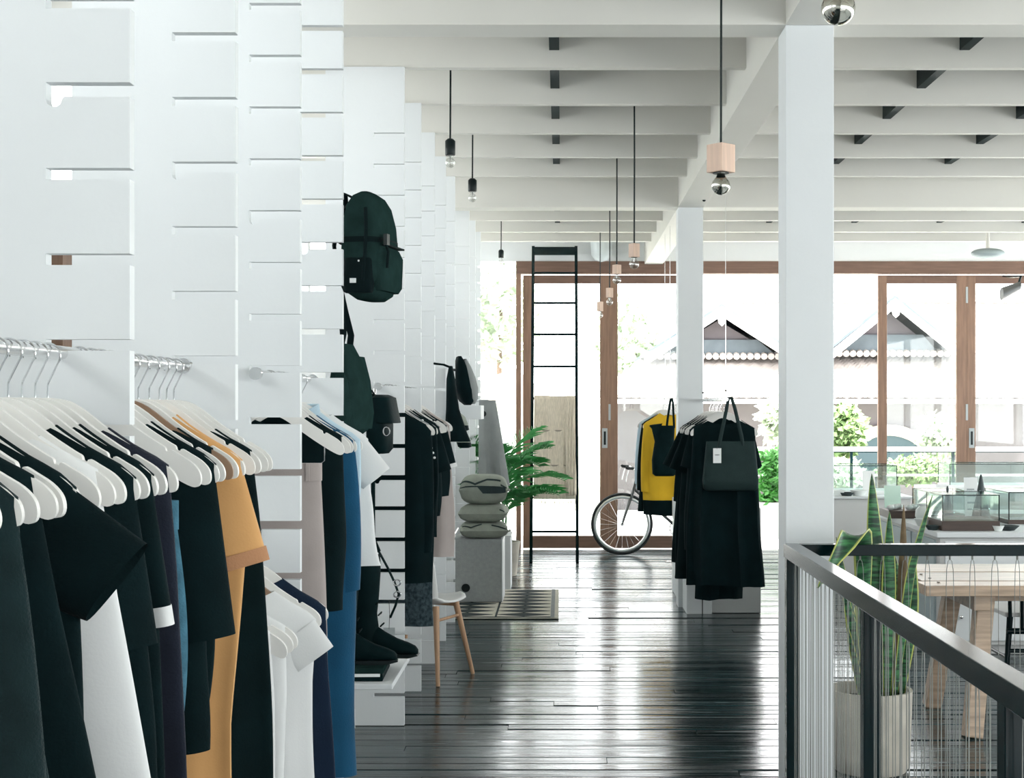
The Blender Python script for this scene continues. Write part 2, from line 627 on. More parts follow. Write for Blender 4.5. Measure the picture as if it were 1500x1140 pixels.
b = MB()
b.box(XL, XR + 0.1, YB, YB + 0.14, bz(383), CEIL)
b.box(XL, bx(688), YB, YB + 0.14, -0.03, bz(383))
b.box(bx(688), bx(700), YB, YB + 0.14, -0.03, bz(383))
struct(b.build('wall_back', WHITE), 'white wall and lintel over the timber doors at the far end', 'wall')
b = MB()
b.box(bx(756), XR, YB - 0.03, YB + 0.12, bz(401), bz(383))
struct(b.build('trim_1', WOODH, bev=0.004), 'long brown timber header above the far doors', 'header')
b = MB()
b.box(bx(756), bx(763), YB - 0.02, YB + 0.12, 0.0, bz(401))
struct(b.build('trim_2', WOOD, bev=0.003), 'narrow light timber jamb of the far doors', 'jamb')
g = MB()
g.box(bx(700), bx(756), YB + 0.06, YB + 0.07, 0.0, bz(383))
struct(g.build('window_1', GLASS), 'tall frameless window beside the timber doors', 'window')


def door(name, label, xa, xb, sl, sr, top, bot, y, handle=None, zb=0.012, hinge=None):
    t = thing(name, label, 'door', (0, 0, 0), kind='structure')
    z1 = bz(403)
    d0, d1 = y, y + 0.045
    MB().box(xa, xa + sl, d0, d1, zb, z1).build('stile', WOOD, t, bev=0.003)
    MB().box(xb - sr, xb, d0, d1, zb, z1).build('stile', WOOD, t, bev=0.003)
    MB().box(xa + sl, xb - sr, d0, d1, z1 - top, z1).build('top_rail', WOODH, t, bev=0.003)
    MB().box(xa + sl, xb - sr, d0, d1, zb, zb + bot).build('bottom_rail', WOODH, t, bev=0.003)
    MB().box(xa + sl, xb - sr, d0 + 0.018, d0 + 0.026, zb + bot, z1 - top).build('pane', GLASS, t)
    if handle:
        hx, hz = handle
        hd = MB().box(hx - 0.03, hx + 0.03, d0 - 0.008, d0, hz - 0.11, hz + 0.11).build('handle_plate', GCARD, t, bev=0.002)
        MB().box(hx - 0.012, hx + 0.012, d0 - 0.010, d0 - 0.008, hz - 0.075, hz + 0.075).build('recess', BLACKS, hd)
    for (hx, hz) in (hinge or []):
        MB().box(hx - 0.012, hx + 0.012, d0 - 0.006, d0, hz - 0.09, hz + 0.09).build('hinge', GCARD, t)
    return t


wb = (805 - 787) * SB
door('door_1', 'timber glazed door leaf behind the black ladder', bx(766), bx(892), bx(779) - bx(766), bx(892) - bx(879), bz(403) - bz(415), wb, YB + 0.02,
     handle=(bx(886), bz(642)))
door('door_2', 'timber glazed door leaf behind the bicycle', bx(892), bx(1018), bx(905) - bx(892), 0.1, bz(403) - bz(415), wb, YB + 0.02, hinge=((bx(893), bz(604)),))
door('door_3', 'timber glazed door leaf between the open doorway and the counter', bx(1287), bx(1417), bx(1300) - bx(1287), bx(1417) - bx(1402), bz(403) - bz(415), wb, YB + 0.02,
     hinge=((bx(1417), bz(432)), (bx(1417), bz(604))))
door('door_4', 'timber glazed door leaf farthest along the wall by the counters', bx(1417), bx(1575), bx(1430) - bx(1417), 0.1, bz(403) - bz(415), wb, YB + 0.02,
     handle=(bx(1424), bz(642)))

# ------------------------------------------------------------------ slotted display panels
XE, XI, XW = -0.786, -0.939, -1.18
TH = 0.03
PANELS = [2.59, 3.43, 4.28, 5.11, 7.12, 7.97, 8.83, 9.68, 10.52, 12.17, 13.02, 13.87]
SLOT0 = H + 0.590
PITCH = 0.156


def panel_poly(top):
    pts = [(XW, 0.0), (XW, top), (XE, top)]
    k = 5
    while True:
        z1 = SLOT0 + k * PITCH
        z0 = z1 - 0.021
        if z0 < 0.06:
            break
        if k % 6 == 0:
            r = 0.015
            z0 = z1 - 0.026
            pts += [(XE, z1), (XI, z1), (XI, z0)]
            pts += [(XI + r + r * math.cos(math.radians(a)), z0 - 0.004 + r * math.sin(math.radians(a))) for a in (180, 215, 250, 290, 325, 360)]
            pts += [(XI + 2 * r + 0.004, z0), (XE, z0)]
        else:
            pts += [(XE, z1), (XI, z1), (XI, z0), (XE, z0)]
        k -= 1
    pts.append((XE, 0.0))
    return pts


ordinal = ['nearest', 'second', 'third', 'fourth', 'fifth', 'sixth', 'seventh', 'eighth', 'ninth', 'tenth', 'eleventh', 'twelfth']
poly = panel_poly(JB)
for i, py in enumerate(PANELS):
    n = len(poly)
    tris = geometry.tessellate_polygon([[Vector((a, b, 0)) for a, b in poly]])
    b = MB()
    vs_ = [Vector((a, py, z)) for a, z in poly] + [Vector((a, py + TH, z)) for a, z in poly]
    fs = [tuple(t) for t in tris] + [tuple(n + q for q in reversed(t)) for t in tris]
    fs += [(q, n + q, n + (q + 1) % n, (q + 1) % n) for q in range(n)]
    b.add(vs_, fs)
    extra = {0: 'nearest white slotted panel with the front clothes rail running through it',
             1: 'second white slotted panel, behind the tan dress',
             2: 'third white slotted panel carrying the end of the steel rail',
             3: 'fourth white slotted panel with the backpacks hanging at its edge',
             4: 'fifth white slotted panel standing behind the boots'}.get(i, 'white slotted panel standing %s from the front of the row' % ordinal[i])
    tag(b.build('slotted_panel', WHITE), extra, 'panel', 'white slotted display panels')

# rails through the slots
RX, RZ = -0.91, H + 0.097


def rail(name, label, ya, yb, x=RX, z=RZ, cap=True):
    t = thing(name, label, 'clothes rail', (x, ya, z))
    b = MB()
    b.tube([(0, 0, 0), (0, yb - ya, 0)], 0.0125, 12)
    b.build('tube', STEELR, t, smooth=True)
    if cap:
        for yy in (-0.012, yb - ya + 0.012):
            MB().tube([(0, yy - 0.012, 0), (0, yy + 0.012, 0)], 0.019, 14).build('end_cap', CHROME, t, smooth=True)
    return t


rail('clothes_rail', 'steel clothes rail through the nearest slotted panel', 1.2, 3.418)
rail('clothes_rail', 'steel clothes rail starting at the third slotted panel', 4.25, 5.20)
rail('clothes_rail', 'low steel clothes rail with white tops between second and third panels', 3.47, 4.27, z=1.225, cap=False)
rail('clothes_rail', 'steel clothes rail with black dresses at the fifth panel', 7.08, 8.90)

# ------------------------------------------------------------------ hangers and garments
HTOP = [(0.0, -0.082), (0.03, -0.086), (0.05, -0.094), (0.075, -0.111), (0.11, -0.139), (0.15, -0.166), (0.163, -0.174), (0.166, -0.182), (0.172, -0.184),
        (0.176, -0.180), (0.19, -0.188), (0.212, -0.202), (0.226, -0.217), (0.231, -0.232)]
HBOT = [(0.229, -0.245), (0.220, -0.250), (0.205, -0.245), (0.18, -0.231), (0.14, -0.205), (0.10, -0.177), (0.06, -0.148), (0.03, -0.131), (0.0, -0.125)]


def spl(pts, k=3):
    out = []
    for i in range(len(pts) - 1):
        p0, p1, p2, p3 = (Vector(pts[max(0, i - 1)]), Vector(pts[i]), Vector(pts[i + 1]), Vector(pts[min(len(pts) - 1, i + 2)]))
        for j in range(k):
            f = j / k
            v = 0.5 * ((2 * p1) + (-p0 + p2) * f + (2 * p0 - 5 * p1 + 4 * p2 - p3) * f * f + (-p0 + 3 * p1 - 3 * p2 + p3) * f ** 3)
            out.append((max(0.0, v.x), v.y))
    out.append(tuple(pts[-1]))
    return out


def zg(x):
    x = abs(x)
    pts = [p for p in HTOP if p[0] not in (0.166, 0.172, 0.176)]
    for (x0, z0), (x1, z1) in zip(pts, pts[1:]):
        if x <= x1:
            return z0 + (z1 - z0) * (x - x0) / (x1 - x0) + 0.004
    return pts[-1][1] - (x - pts[-1][0]) * 1.2 + 0.004


def hanger_proto(m, bar=False):
    t = thing('clothes_hanger', 'x', 'hanger')
    half = spl(HTOP + HBOT)
    outline = half + [(-x, z) for x, z in reversed(half[1:-1])]
    n = len(outline)
    tris = geometry.tessellate_polygon([[Vector((a, c, 0)) for a, c in outline]])
    b = MB()
    vs_ = [Vector((a, -0.006, c)) for a, c in outline] + [Vector((a, 0.006, c)) for a, c in outline]
    fs = [tuple(q) for q in tris] + [tuple(n + q for q in reversed(r)) for r in tris] + [(q, n + q, n + (q + 1) % n, (q + 1) % n) for q in range(n)]
    b.add(vs_, fs)
    b.build('shoulder_bar', m, t)
    pts = [(r_, 0, z_) for r_, z_ in arc(0, -0.008, 0.0225, 195, -38, 14)] + [(0.004, 0, -0.050), (0, 0, -0.058), (0, 0, -0.09)]
    MB().tube(pts, 0.0018, 6).build('hook', CHROME, t, smooth=True)
    if bar:
        MB().tube([(-0.17, 0, -0.225), (-0.17, 0, -0.268), (-0.16, 0, -0.276), (0.16, 0, -0.276), (0.17, 0, -0.268), (0.17, 0, -0.225)], 0.002, 6).build('trouser_bar', CHROME, t, smooth=True)
    return t


HP = {'w': hanger_proto(HANGW), 'b': hanger_proto(HANGB), 'wb': hanger_proto(HANGW, True)}
H_USED = set()


def hang(kind, x, y, z, rz, label, group):
    if kind not in H_USED:
        H_USED.add(kind)
        o = HP[kind]
    else:
        o = copy_tree(HP[kind])
    o.location = (x, y, z)
    o.rotation_euler = (0, 0, rz)
    o['label'] = label
    o['group'] = group
    return o


def garment(name, label, cat, loc, m, L, rz=0.0, neck=0.085, sh=0.225, chest=0.23, waist=None, hem=0.26, t0=0.012, t1=0.028, th=0.04,
            fold=0.017, nf=4, sleeve=None, slm=None, collar=None, dip=0.03, cuff=None, hemband=None, seed=0, sag=0.0, group=None, N=44, asym=0.0):
    """hung garment: origin on the rail; body ring-lofted from the neckline over the shoulders to the hem"""
    r = random.Random(seed)
    t = thing(name, label, cat, loc, rz, group)
    ph = [r.uniform(0, 6.28) for _ in range(4)]
    waist = waist if waist else (chest + hem) / 2
    zsh = zg(sh)
    rows = []
    for i in range(6):
        q = i / 5
        xx = neck + (sh - neck) * q
        rows.append((xx, zg(xx) , t0 + (t1 - t0) * q, 0.0, q))
    zarm = zsh - 0.17
    nb = 18
    for i in range(1, nb + 1):
        q = i / nb
        z = zsh + (-L - zsh) * q
        if z > zarm:
            w = sh + (chest - sh) * (zsh - z) / (zsh - zarm)
        else:
            q2 = (zarm - z) / (zarm + L)
            w = chest + (waist - chest) * min(1, q2 / 0.4) if q2 < 0.4 else waist + (hem - waist) * (q2 - 0.4) / 0.6
        tt = t1 + (th - t1) * q
        rows.append((w, z, tt, fold * min(1, q * 1.6), 1 + q))

    def ring(w, z, tt, A, s, n=N):
        out = []
        for j in range(n):
            a = 2 * PI * j / n
            c, sn = math.cos(a), math.sin(a)
            x = w * math.copysign(abs(c) ** 0.75, c)
            yv = tt * math.copysign(abs(sn) ** 0.9, sn)
            u = x / max(w, 1e-4)
            off = A * (math.sin(nf * PI * u * 0.5 + ph[0] + 0.35 * s) + 0.55 * math.sin(nf * 1.9 * PI * u * 0.5 + ph[1] - 0.5 * s))
            zz = z
            if s < 1 and sn < 0:
                zz -= dip * (1 - s) * (1 - u * u)
            if s > 1.99:
                zz += 0.006 * math.sin(3 * u + ph[2])
            x += asym * (s - 1 if s > 1 else 0) + 0.010 * A / max(fold, 1e-4) * math.sin(2.2 * s * 3 + ph[3]) * (s - 1 if s > 1 else 0)
            out.append(Vector((x, yv + off, zz)))
        return out
    rings = [ring(*q) for q in rows]
    b = MB()
    # inner lip at the hem so the cloth shows thickness
    last = rings[-1]
    inner = [Vector((p.x * 0.985, p.y * 0.9, p.z + 0.012)) for p in last]
    nb_rows = len(rings)
    if hemband:
        k = nb_rows - hemband[0]
        b.loft(rings[:k + 1], cap=False)
        b.build('body', m, t, smooth=True)
        b2 = MB()
        b2.loft(rings[k:] + [inner], cap=False)
        b2.build('hem', hemband[1], t, smooth=True)
    else:
        b.loft(rings + [inner], cap=False)
        b.build('body', m, t, smooth=True)
    if sleeve:
        Ls, a0, r0, r1 = sleeve[:4]
        a = math.radians(a0)
        for sgn in (-1, 1):
            p = Vector((math.cos(a) * sgn, 0, math.sin(a)))
            d = Vector((math.sin(a) * sgn, 0, -math.cos(a)))
            tip = Vector(((sh - 0.004) * sgn, 0, zsh - 0.001))
            rgs = []
            ns = 10
            for i in range(ns + 1):
                q = i / ns
                rr = r0 + (r1 - r0) * q
                c = tip + d * (Ls * q) - p * (r0 + (rr - r0) * 1.0) * 1.0
                if Ls > 0.4:   # long sleeves swing back towards vertical
                    c += Vector((-sgn * 0.05 * q * q, 0.015 * q, 0))
                ty = (t1 * 0.75) + 0.012 * q
                ring_ = []
                for j in range(24):
                    an = 2 * PI * j / 24
                    cc, ss = math.cos(an), math.sin(an)
                    off = fold * 0.7 * q * math.sin(2.2 * cc + ph[2] + sgn)
                    ring_.append(c + p * (rr * cc) + Vector((0, ty * ss + off - 0.004, 0)))
                rgs.append(ring_)
            rgs.append([Vector((v_.x, v_.y * 0.75, v_.z)) - d * 0.02 for v_ in rgs[-1]])
            sb = MB()
            sb.loft(rgs, cap=False)
            so_ = sb.build('sleeve', slm or m, t, smooth=True)
            if cuff:
                cb_ = MB()
                base = rgs[-2]
                cb_.loft([[v_ - d * cuff[0] + (v_ - sum(base, Vector()) / 24) * 0.04 for v_ in base], [v_ + d * 0.003 + (v_ - sum(base, Vector()) / 24) * 0.04 for v_ in base]], cap=False)
                cb_.build('cuff', cuff[1], so_, smooth=True)
    if collar:
        cm, chh = collar
        cb_ = MB()
        r0_ = rings[0]
        cb_.loft([[v_ + Vector((0, 0, -0.008)) for v_ in r0_], [Vector((v_.x * 0.93, v_.y * 1.25, v_.z + chh)) for v_ in r0_],
                  [Vector((v_.x * 0.90, v_.y * 1.0, v_.z + chh - 0.004)) for v_ in r0_]], cap=False)
        cb_.build('collar', cm, t, smooth=True)
    return t


G1 = 'clothes on the front rail'
GH1, GH1b = 'white hangers on the front rail before the nearest panel', 'white hangers on the front rail behind the nearest panel'
R1 = [
    dict(y=1.78, n='coat', l='charcoal long coat, frontmost garment on the front rail', c='coat', m=CHAR, L=1.30, sleeve=(0.62, 9, 0.085, 0.06), waist=0.285, hem=0.32, th=0.04, fold=0.022, nf=4, neck=0.10),
    dict(y=1.90, n='dress', l='long black dress just behind the charcoal coat', c='dress', m=BLK, L=1.30, waist=0.31, hem=0.36, th=0.035, fold=0.02, nf=4, neck=0.13, sh=0.20),
    dict(y=2.02, n='top', l='black top with a wide pointed kimono sleeve over the white dress', c='top', m=BLK, L=0.95, sleeve=(0.13, 53, 0.09, 0.068), hem=0.25, fold=0.010, neck=0.11),
    dict(y=2.15, n='dress', l='long pale white dress between black garments on the front rail', c='dress', m=WCL, L=1.35, waist=0.305, hem=0.39, th=0.03, fold=0.018, nf=3, neck=0.12, sh=0.205),
    dict(y=2.28, n='t_shirt', l='black loose shirt right behind the long white dress', c='shirt', m=BLK, L=1.00, sleeve=(0.27, 8, 0.09, 0.075), waist=0.26, hem=0.28, neck=0.10),
    dict(y=2.40, n='t_shirt', l='black shirt with a white sleeve cuff on the front rail', c='shirt', m=BLK, L=1.05, sleeve=(0.25, 9, 0.07, 0.035), waist=0.235, hem=0.25, neck=0.10, cuff=(0.03, WCL)),
    dict(y=2.52, n='dress', l='dark aubergine long dress hanging against the nearest panel', c='dress', m=NAVY, L=1.35, waist=0.25, hem=0.28, neck=0.11, sh=0.215, fold=0.014, nf=5, th=0.025),
    dict(y=2.81, n='t_shirt', l='black ribbed shirt with sleeves, beside the denim trousers', c='shirt', m=BLK, L=0.78, sleeve=(0.34, 7, 0.09, 0.07), hem=0.205, chest=0.215, neck=0.10),
    dict(y=2.93, n='dress', l='plain black dress hanging in front of the tan dress', c='dress', m=BLK, L=0.72, hem=0.185, chest=0.19, neck=0.12, sh=0.19, fold=0.009),
    dict(y=3.06, n='dress', l='tan short-sleeved long dress', c='dress', m=TAN, L=1.35, sleeve=(0.22, 15, 0.10, 0.09), cuff=(0.028, mat('tan_cuff', rgb(176, 128, 92), 0.9, bump=0.2, bscale=200)), hem=0.215, waist=0.205, chest=0.235, neck=0.085, fold=0.02),
    dict(y=3.22, n='dress', l='long black sleeveless dress behind the tan dress', c='dress', m=BLK, L=1.40, hem=0.275, neck=0.13, sh=0.21, fold=0.012),
]
hy = []
for i, g in enumerate(R1):
    g = dict(g)
    yv, n, l, c = g.pop('y'), g.pop('n'), g.pop('l'), g.pop('c')
    rz = rnd.uniform(-0.05, 0.09)
    garment(n, l, c, (RX, yv, RZ), rz=rz, seed=i + 3, group=G1, **g)
    hy.append((yv, rz))
SH = ['charcoal coat', 'frontmost black dress', 'kimono-sleeve top', 'long white dress', 'loose black shirt', 'white-cuffed black shirt', 'aubergine dress', 'ribbed black shirt', 'plain black dress', 'tan dress', 'long sleeveless black dress']
allh = [(yv, rz, 'white hanger carrying the %s on the front rail' % SH[k]) for k, (yv, rz) in enumerate(hy)]
bare = [1.72, 1.84, 1.96, 2.085, 2.215, 2.34, 2.46, 2.75, 2.87, 2.995, 3.14, 3.28, 3.34]
ys = [q[0] for q in hy]
for q in bare:
    lo = max([k for k in range(len(ys)) if ys[k] < q], default=None)
    hi = min([k for k in range(len(ys)) if ys[k] > q], default=None)
    if lo is None:
        l = 'bare white hanger in front of the charcoal coat'
    elif hi is None:
        l = 'bare white hanger behind the long sleeveless black dress, ' + ('nearer of two' if q < 3.3 else 'last on the front rail')
    else:
        l = 'bare white hanger between the %s and the %s' % (SH[lo], SH[hi])
    allh.append((q, rnd.uniform(-0.06, 0.10), l))
for yv, rz, l in allh:
    kind = 'b' if abs(yv - 2.93) < 0.01 else ('wb' if abs(yv - 2.81) < 0.01 else 'w')
    hang(kind, RX, yv, RZ, rz, l.replace('white hanger', 'brown wooden hanger') if kind == 'b' else l, 'hangers on the front rail')
hang('wb', RX, 2.68, RZ, 0.02, 'white hanger with wire bar carrying the denim trousers', 'hangers on the front rail')


def trousers(label, loc, m, L, w0, group, rz=0.03):
    t = thing('trousers', label, 'trousers', loc, rz, group)
    b = MB()
    rings = []
    for i in range(15):
        q = i / 14
        z = -0.325 - L * q
        w = w0 + 0.02 * math.sin(q * 2.5)
        tt = 0.018 + 0.010 * q
        rings.append([Vector((w * math.copysign(abs(math.cos(a)) ** 0.7, math.cos(a)), tt * math.sin(a) + 0.010 * q * math.sin(5 * math.cos(a) + 2 * q), z)) for a in [2 * PI * j / 36 for j in range(36)]])
    b.loft(rings, cap=True)
    b.build('legs', m, t, smooth=True)
    b = MB()
    b.loft([[Vector(((w0 + 0.003) * math.copysign(abs(math.cos(a)) ** 0.5, math.cos(a)), 0.024 * math.sin(a), z)) for a in [2 * PI * j / 36 for j in range(36)]] for z in (-0.275, -0.28, -0.325, -0.33)], cap=True)
    b.build('waistband', m, t, smooth=True)
    for sx in (-1, 1):
        MB().box(sx * w0 * 0.75 - 0.006, sx * w0 * 0.75 + 0.006, -0.027, -0.022, -0.33, -0.275).build('belt_loop', m, t)


trousers('narrow blue denim trousers peeking between black garments', (RX, 2.68, RZ), DENIM, 0.35, 0.185, G1)

# second rail
G2 = 'clothes on the second rail'
x2 = RX
trousers('beige trousers hung by the waistband on the second rail', (x2 + 0.005, 4.44, RZ), BEIGE, 0.95, 0.155, G2)
garment('jacket', 'black jacket between beige trousers and blue dress', 'jacket', (x2, 4.58, RZ), BLK, 0.75, rz=0.04, hem=0.215, chest=0.21, sh=0.205, neck=0.10, seed=31, group=G2)
garment('dress', 'petrol blue dress with short wide sleeves on the second rail', 'dress', (x2, 4.72, RZ), BLUE, 1.32, rz=0.05, sleeve=(0.50, 8, 0.10, 0.085), hem=0.23, chest=0.225, neck=0.10, seed=32, group=G2, fold=0.014)
garment('shirt', 'pale blue shirt with a rolled collar beside the white shirt', 'shirt', (x2, 4.85, RZ), LBLUE, 0.62, rz=0.02, hem=0.215, neck=0.09, seed=33, group=G2, collar=(LBLUE, 0.03), slm=WCL)
garment('t_shirt', 'white short-sleeved shirt at the back of the second rail', 'shirt', (x2 + 0.01, 4.97, RZ), WCL, 0.66, rz=0.02, sleeve=(0.13, 38, 0.085, 0.058), hem=0.27, chest=0.23, neck=0.10, seed=34, group=G2, fold=0.010)
for k, (yv, kk) in enumerate(((4.44, 'wb'), (4.58, 'w'), (4.64, 'w'), (4.72, 'w'), (4.85, 'w'), (4.97, 'w'))):
    lab = ['white hanger with wire bar carrying the beige trousers', 'white hanger under the black jacket on the second rail', 'white bare hanger with notched tips beside the black jacket',
           'white hanger under the petrol blue dress', 'white hanger under the pale blue shirt', 'white hanger under the white short-sleeved shirt'][k]
    hang(kk, x2, yv, RZ, 0.04, lab, 'hangers on the second rail')

# low rail with white tops
G3, LZ = 'tops on the low rail', 1.225
garment('tank_top', 'white sleeveless top, front one on the low rail', 'top', (RX, 3.52, LZ), WCL, 1.0, hem=0.20, chest=0.20, neck=0.12, sh=0.19, seed=41, group=G3, fold=0.012)
garment('tank_top', 'white sleeveless top with rounded shoulder on the low rail', 'top', (RX, 3.66, LZ), WCL, 0.95, hem=0.20, chest=0.205, neck=0.11, sh=0.20, seed=42, group=G3, fold=0.012)
garment('blouse', 'white cap-sleeve blouse at the middle of the low rail', 'blouse', (RX + 0.01, 3.92, LZ), WCL, 0.98, sleeve=(0.09, 36, 0.085, 0.062), hem=0.215, chest=0.215, neck=0.11, seed=43, group=G3, fold=0.012)
garment('dress', 'long navy dress at the back of the low rail', 'dress', (RX, 4.14, LZ), mat('navy_blue_cloth', rgb(14, 34, 56), 0.9, var=0.25, scale=8, bump=0.2, bscale=200, sheen=0.15, spec=0.2), 1.12, hem=0.28, chest=0.23, neck=0.10, seed=44, group=G3, fold=0.014)
for k, (yv, kk) in enumerate(((3.52, 'w'), (3.60, 'w'), (3.66, 'w'), (3.92, 'b'), (4.02, 'w'), (4.14, 'w'))):
    lab = ['white hanger under the front sleeveless top on the low rail', 'white bare hanger behind the front sleeveless top on the low rail', 'white hanger under the second sleeveless top on the low rail',
           'light brown hanger under the white blouse on the low rail', 'white bare hanger between blouse and navy dress', 'white hanger under the long navy dress'][k]
    hang(kk, RX, yv, LZ, 0.02, lab, 'hangers on the low rail')

# third rail
G4 = 'clothes on the third rail'
T3 = [
    (7.26, 'dress', 'long black dress with a lace hem, first on the third rail', 'dress', BLK, 1.22, dict(sleeve=(0.62, 5, 0.09, 0.07), hem=0.24, hemband=(5, LACE), chest=0.235, sh=0.23)),
    (7.42, 'scarf', 'pale grey scarf hanging behind the lace-hem dress', 'scarf', GREYC, 0.98, dict(hem=0.20, chest=0.21, sh=0.20)),
    (7.60, 'jacket', 'black jacket with white studs on its shoulder', 'jacket', BLK, 0.72, dict(sleeve=(0.50, 6, 0.09, 0.07), hem=0.23)),
    (7.80, 't_shirt', 'black shirt with a white neckline mark on the third rail', 'shirt', BLK, 0.70, dict(sleeve=(0.24, 16, 0.10, 0.08), hem=0.23)),
    (8.10, 'trousers', 'narrow black trousers hanging on the third rail', 'trousers', BLK, 0.84, dict(hem=0.19, chest=0.19, sh=0.18)),
    (8.30, 't_shirt', 'black boxy shirt with white trim on the third rail', 'shirt', BLK, 0.62, dict(sleeve=(0.24, 14, 0.10, 0.09), hem=0.24, cuff=(0.02, WCL))),
    (8.50, 'dress', 'pale beige dress, last on the third rail', 'dress', BEIGE, 1.00, dict(hem=0.255, chest=0.23)),
]
for k, (yv, n, l, c, m, L, kw) in enumerate(T3):
    tg_ = garment(n, l, c, (RX + 0.02, yv, RZ), m, L, rz=0.03, seed=51 + k, group=G4, **kw)
    if k == 2:      # studs along the near shoulder and front
        for q in range(9):
            x = 0.15 + 0.008 * q
            MB().sphere((x, -0.030, zg(x) - 0.012 - 0.02 * q), 0.007, n=8, m=6).build('stud', CARD, tg_, smooth=True)
    if k == 3:      # white mark under the neckline
        MB().tube([(0.10, -0.030, -0.175), (0.13, -0.032, -0.182), (0.165, -0.032, -0.20)], 0.004, 5).build('neck_mark', CARD, tg_)
    hang('w', RX + 0.02, yv, RZ, 0.03, 'white hanger under the ' + ['lace-hem dress', 'pale grey scarf', 'studded black jacket', 'black shirt with the neckline mark', 'narrow black trousers', 'boxy black shirt', 'pale beige dress'][k] + ' on the third rail', 'hangers on the third rail')
for k, yv in enumerate((7.34, 8.0, 8.2, 8.62)):
    hang('w', RX + 0.02, yv, RZ, 0.05, 'white bare hanger on the third rail, ' + ('between lace-hem dress and grey scarf', 'in front of the narrow trousers', 'behind the narrow trousers', 'behind the pale beige dress')[k], 'bare hangers on the third rail')

# ------------------------------------------------------------------ bags, boots, shelf
def sring(cx, cy, z, hx, hy_, n=28, e=0.55):
    out = []
    for j in range(n):
        a = 2 * PI * j / n
        c, s = math.cos(a), math.sin(a)
        out.append(Vector((cx + hx * math.copysign(abs(c) ** e, c), cy + hy_ * math.copysign(abs(s) ** e, s), z)))
    return out


def pillow_loft(prof, cx=0.0, cy=0.0, e=0.55, n=28, lean=0.0):
    """prof: (z, half x, half y)"""
    return [sring(cx + lean * z, cy, z, hx, hy_, n, e) for z, hx, hy_ in prof]


# backpack on the fourth panel
t = thing('backpack', 'dark green canvas backpack hanging at the edge of the fourth panel', 'backpack', (-0.712, 5.33, 1.995), math.radians(-12))
b = MB().loft(pillow_loft([(0.0, 0.035, 0.09), (0.02, 0.062, 0.12), (0.08, 0.082, 0.135), (0.18, 0.085, 0.14), (0.28, 0.078, 0.138), (0.35, 0.062, 0.125), (0.385, 0.042, 0.10), (0.402, 0.018, 0.06)], lean=-0.02))
b.build('body', GRNF, t, smooth=True)
fp = MB().loft(pillow_loft([(0.03, 0.03, 0.10), (0.05, 0.042, 0.115), (0.16, 0.045, 0.12), (0.19, 0.03, 0.11)], cx=0.055))
o = fp.build('front_pocket', GRNF, t, smooth=True)
MB().box(0.045, 0.101, -0.09, 0.09, 0.194, 0.200).build('zip', STRAP, o)
MB().loft([sring(-0.01, 0, z, 0.088, 0.146, 28) for z in (0.205, 0.225)], cap=False).build('compression_strap', STRAP, t, smooth=True)
MB().loft(pillow_loft([(0.02, 0.05, 0.02), (0.05, 0.058, 0.028), (0.14, 0.055, 0.026), (0.155, 0.05, 0.015)], cx=-0.005, cy=-0.118)).build('side_pocket', STRAP, t, smooth=True)
MB().tube([(0.03, -0.146, 0.33), (0.035, -0.153, 0.25), (0.03, -0.152, 0.16), (0.02, -0.146, 0.06)], 0.007, 6, flat=0.4).build('side_strap', STRAP, t)
MB().box(-0.030, -0.006, -0.148, -0.145, 0.055, 0.072).build('label', CARD, t)
MB().sphere((0.005, -0.150, 0.135), 0.004, n=8, m=6).build('stud', CARD, t)
MB().tube([(-0.055, -0.02, 0.38), (-0.095, -0.02, 0.40), (-0.10, 0.0, 0.35), (-0.075, 0.0, 0.33)], 0.011, 8, flat=0.5).build('top_handle', STRAP, t, smooth=True)
for s in (-1, 1):
    MB().tube([(-0.06, 0.06 * s, 0.36), (-0.105, 0.065 * s, 0.30), (-0.12, 0.07 * s, 0.2), (-0.10, 0.08 * s, 0.09), (-0.07, 0.085 * s, 0.03)], 0.018, 8, flat=0.4).build('shoulder_strap', STRAP, t, smooth=True)
MB().tube([(0.09, -0.10, 0.21), (0.105, -0.11, 0.17), (0.10, -0.11, 0.11)], 0.006, 6).build('strap_end', STRAP, t)
MB().box(0.088, 0.102, -0.115, -0.085, 0.195, 0.235).build('buckle', BLACKS, t)

t = thing('shoulder_bag', 'dark green flat shoulder bag hanging below the canvas backpack', 'bag', (-0.775, 5.28, 1.495), math.radians(-8))
MB().loft(pillow_loft([(0.0, 0.02, 0.10), (0.015, 0.038, 0.13), (0.08, 0.052, 0.145), (0.20, 0.046, 0.14), (0.29, 0.028, 0.11), (0.335, 0.012, 0.07)], lean=-0.07)).build('body', GRNF, t, smooth=True)
MB().loft([sring(0.012 - 0.07 * z, 0, z, q, 0.128, 28) for z, q in ((0.02, 0.042), (0.08, 0.056), (0.20, 0.05), (0.29, 0.030))], cap=False).build('gusset', GRNF, t, smooth=True)
for s in (-1, 1):
    MB().tube([(-0.03, 0.06 * s, 0.31), (-0.02, 0.05 * s, 0.37), (-0.035, 0.02 * s, 0.46), (-0.045, 0, 0.53)], 0.013, 8, flat=0.35).build('strap', STRAP, t, smooth=True)

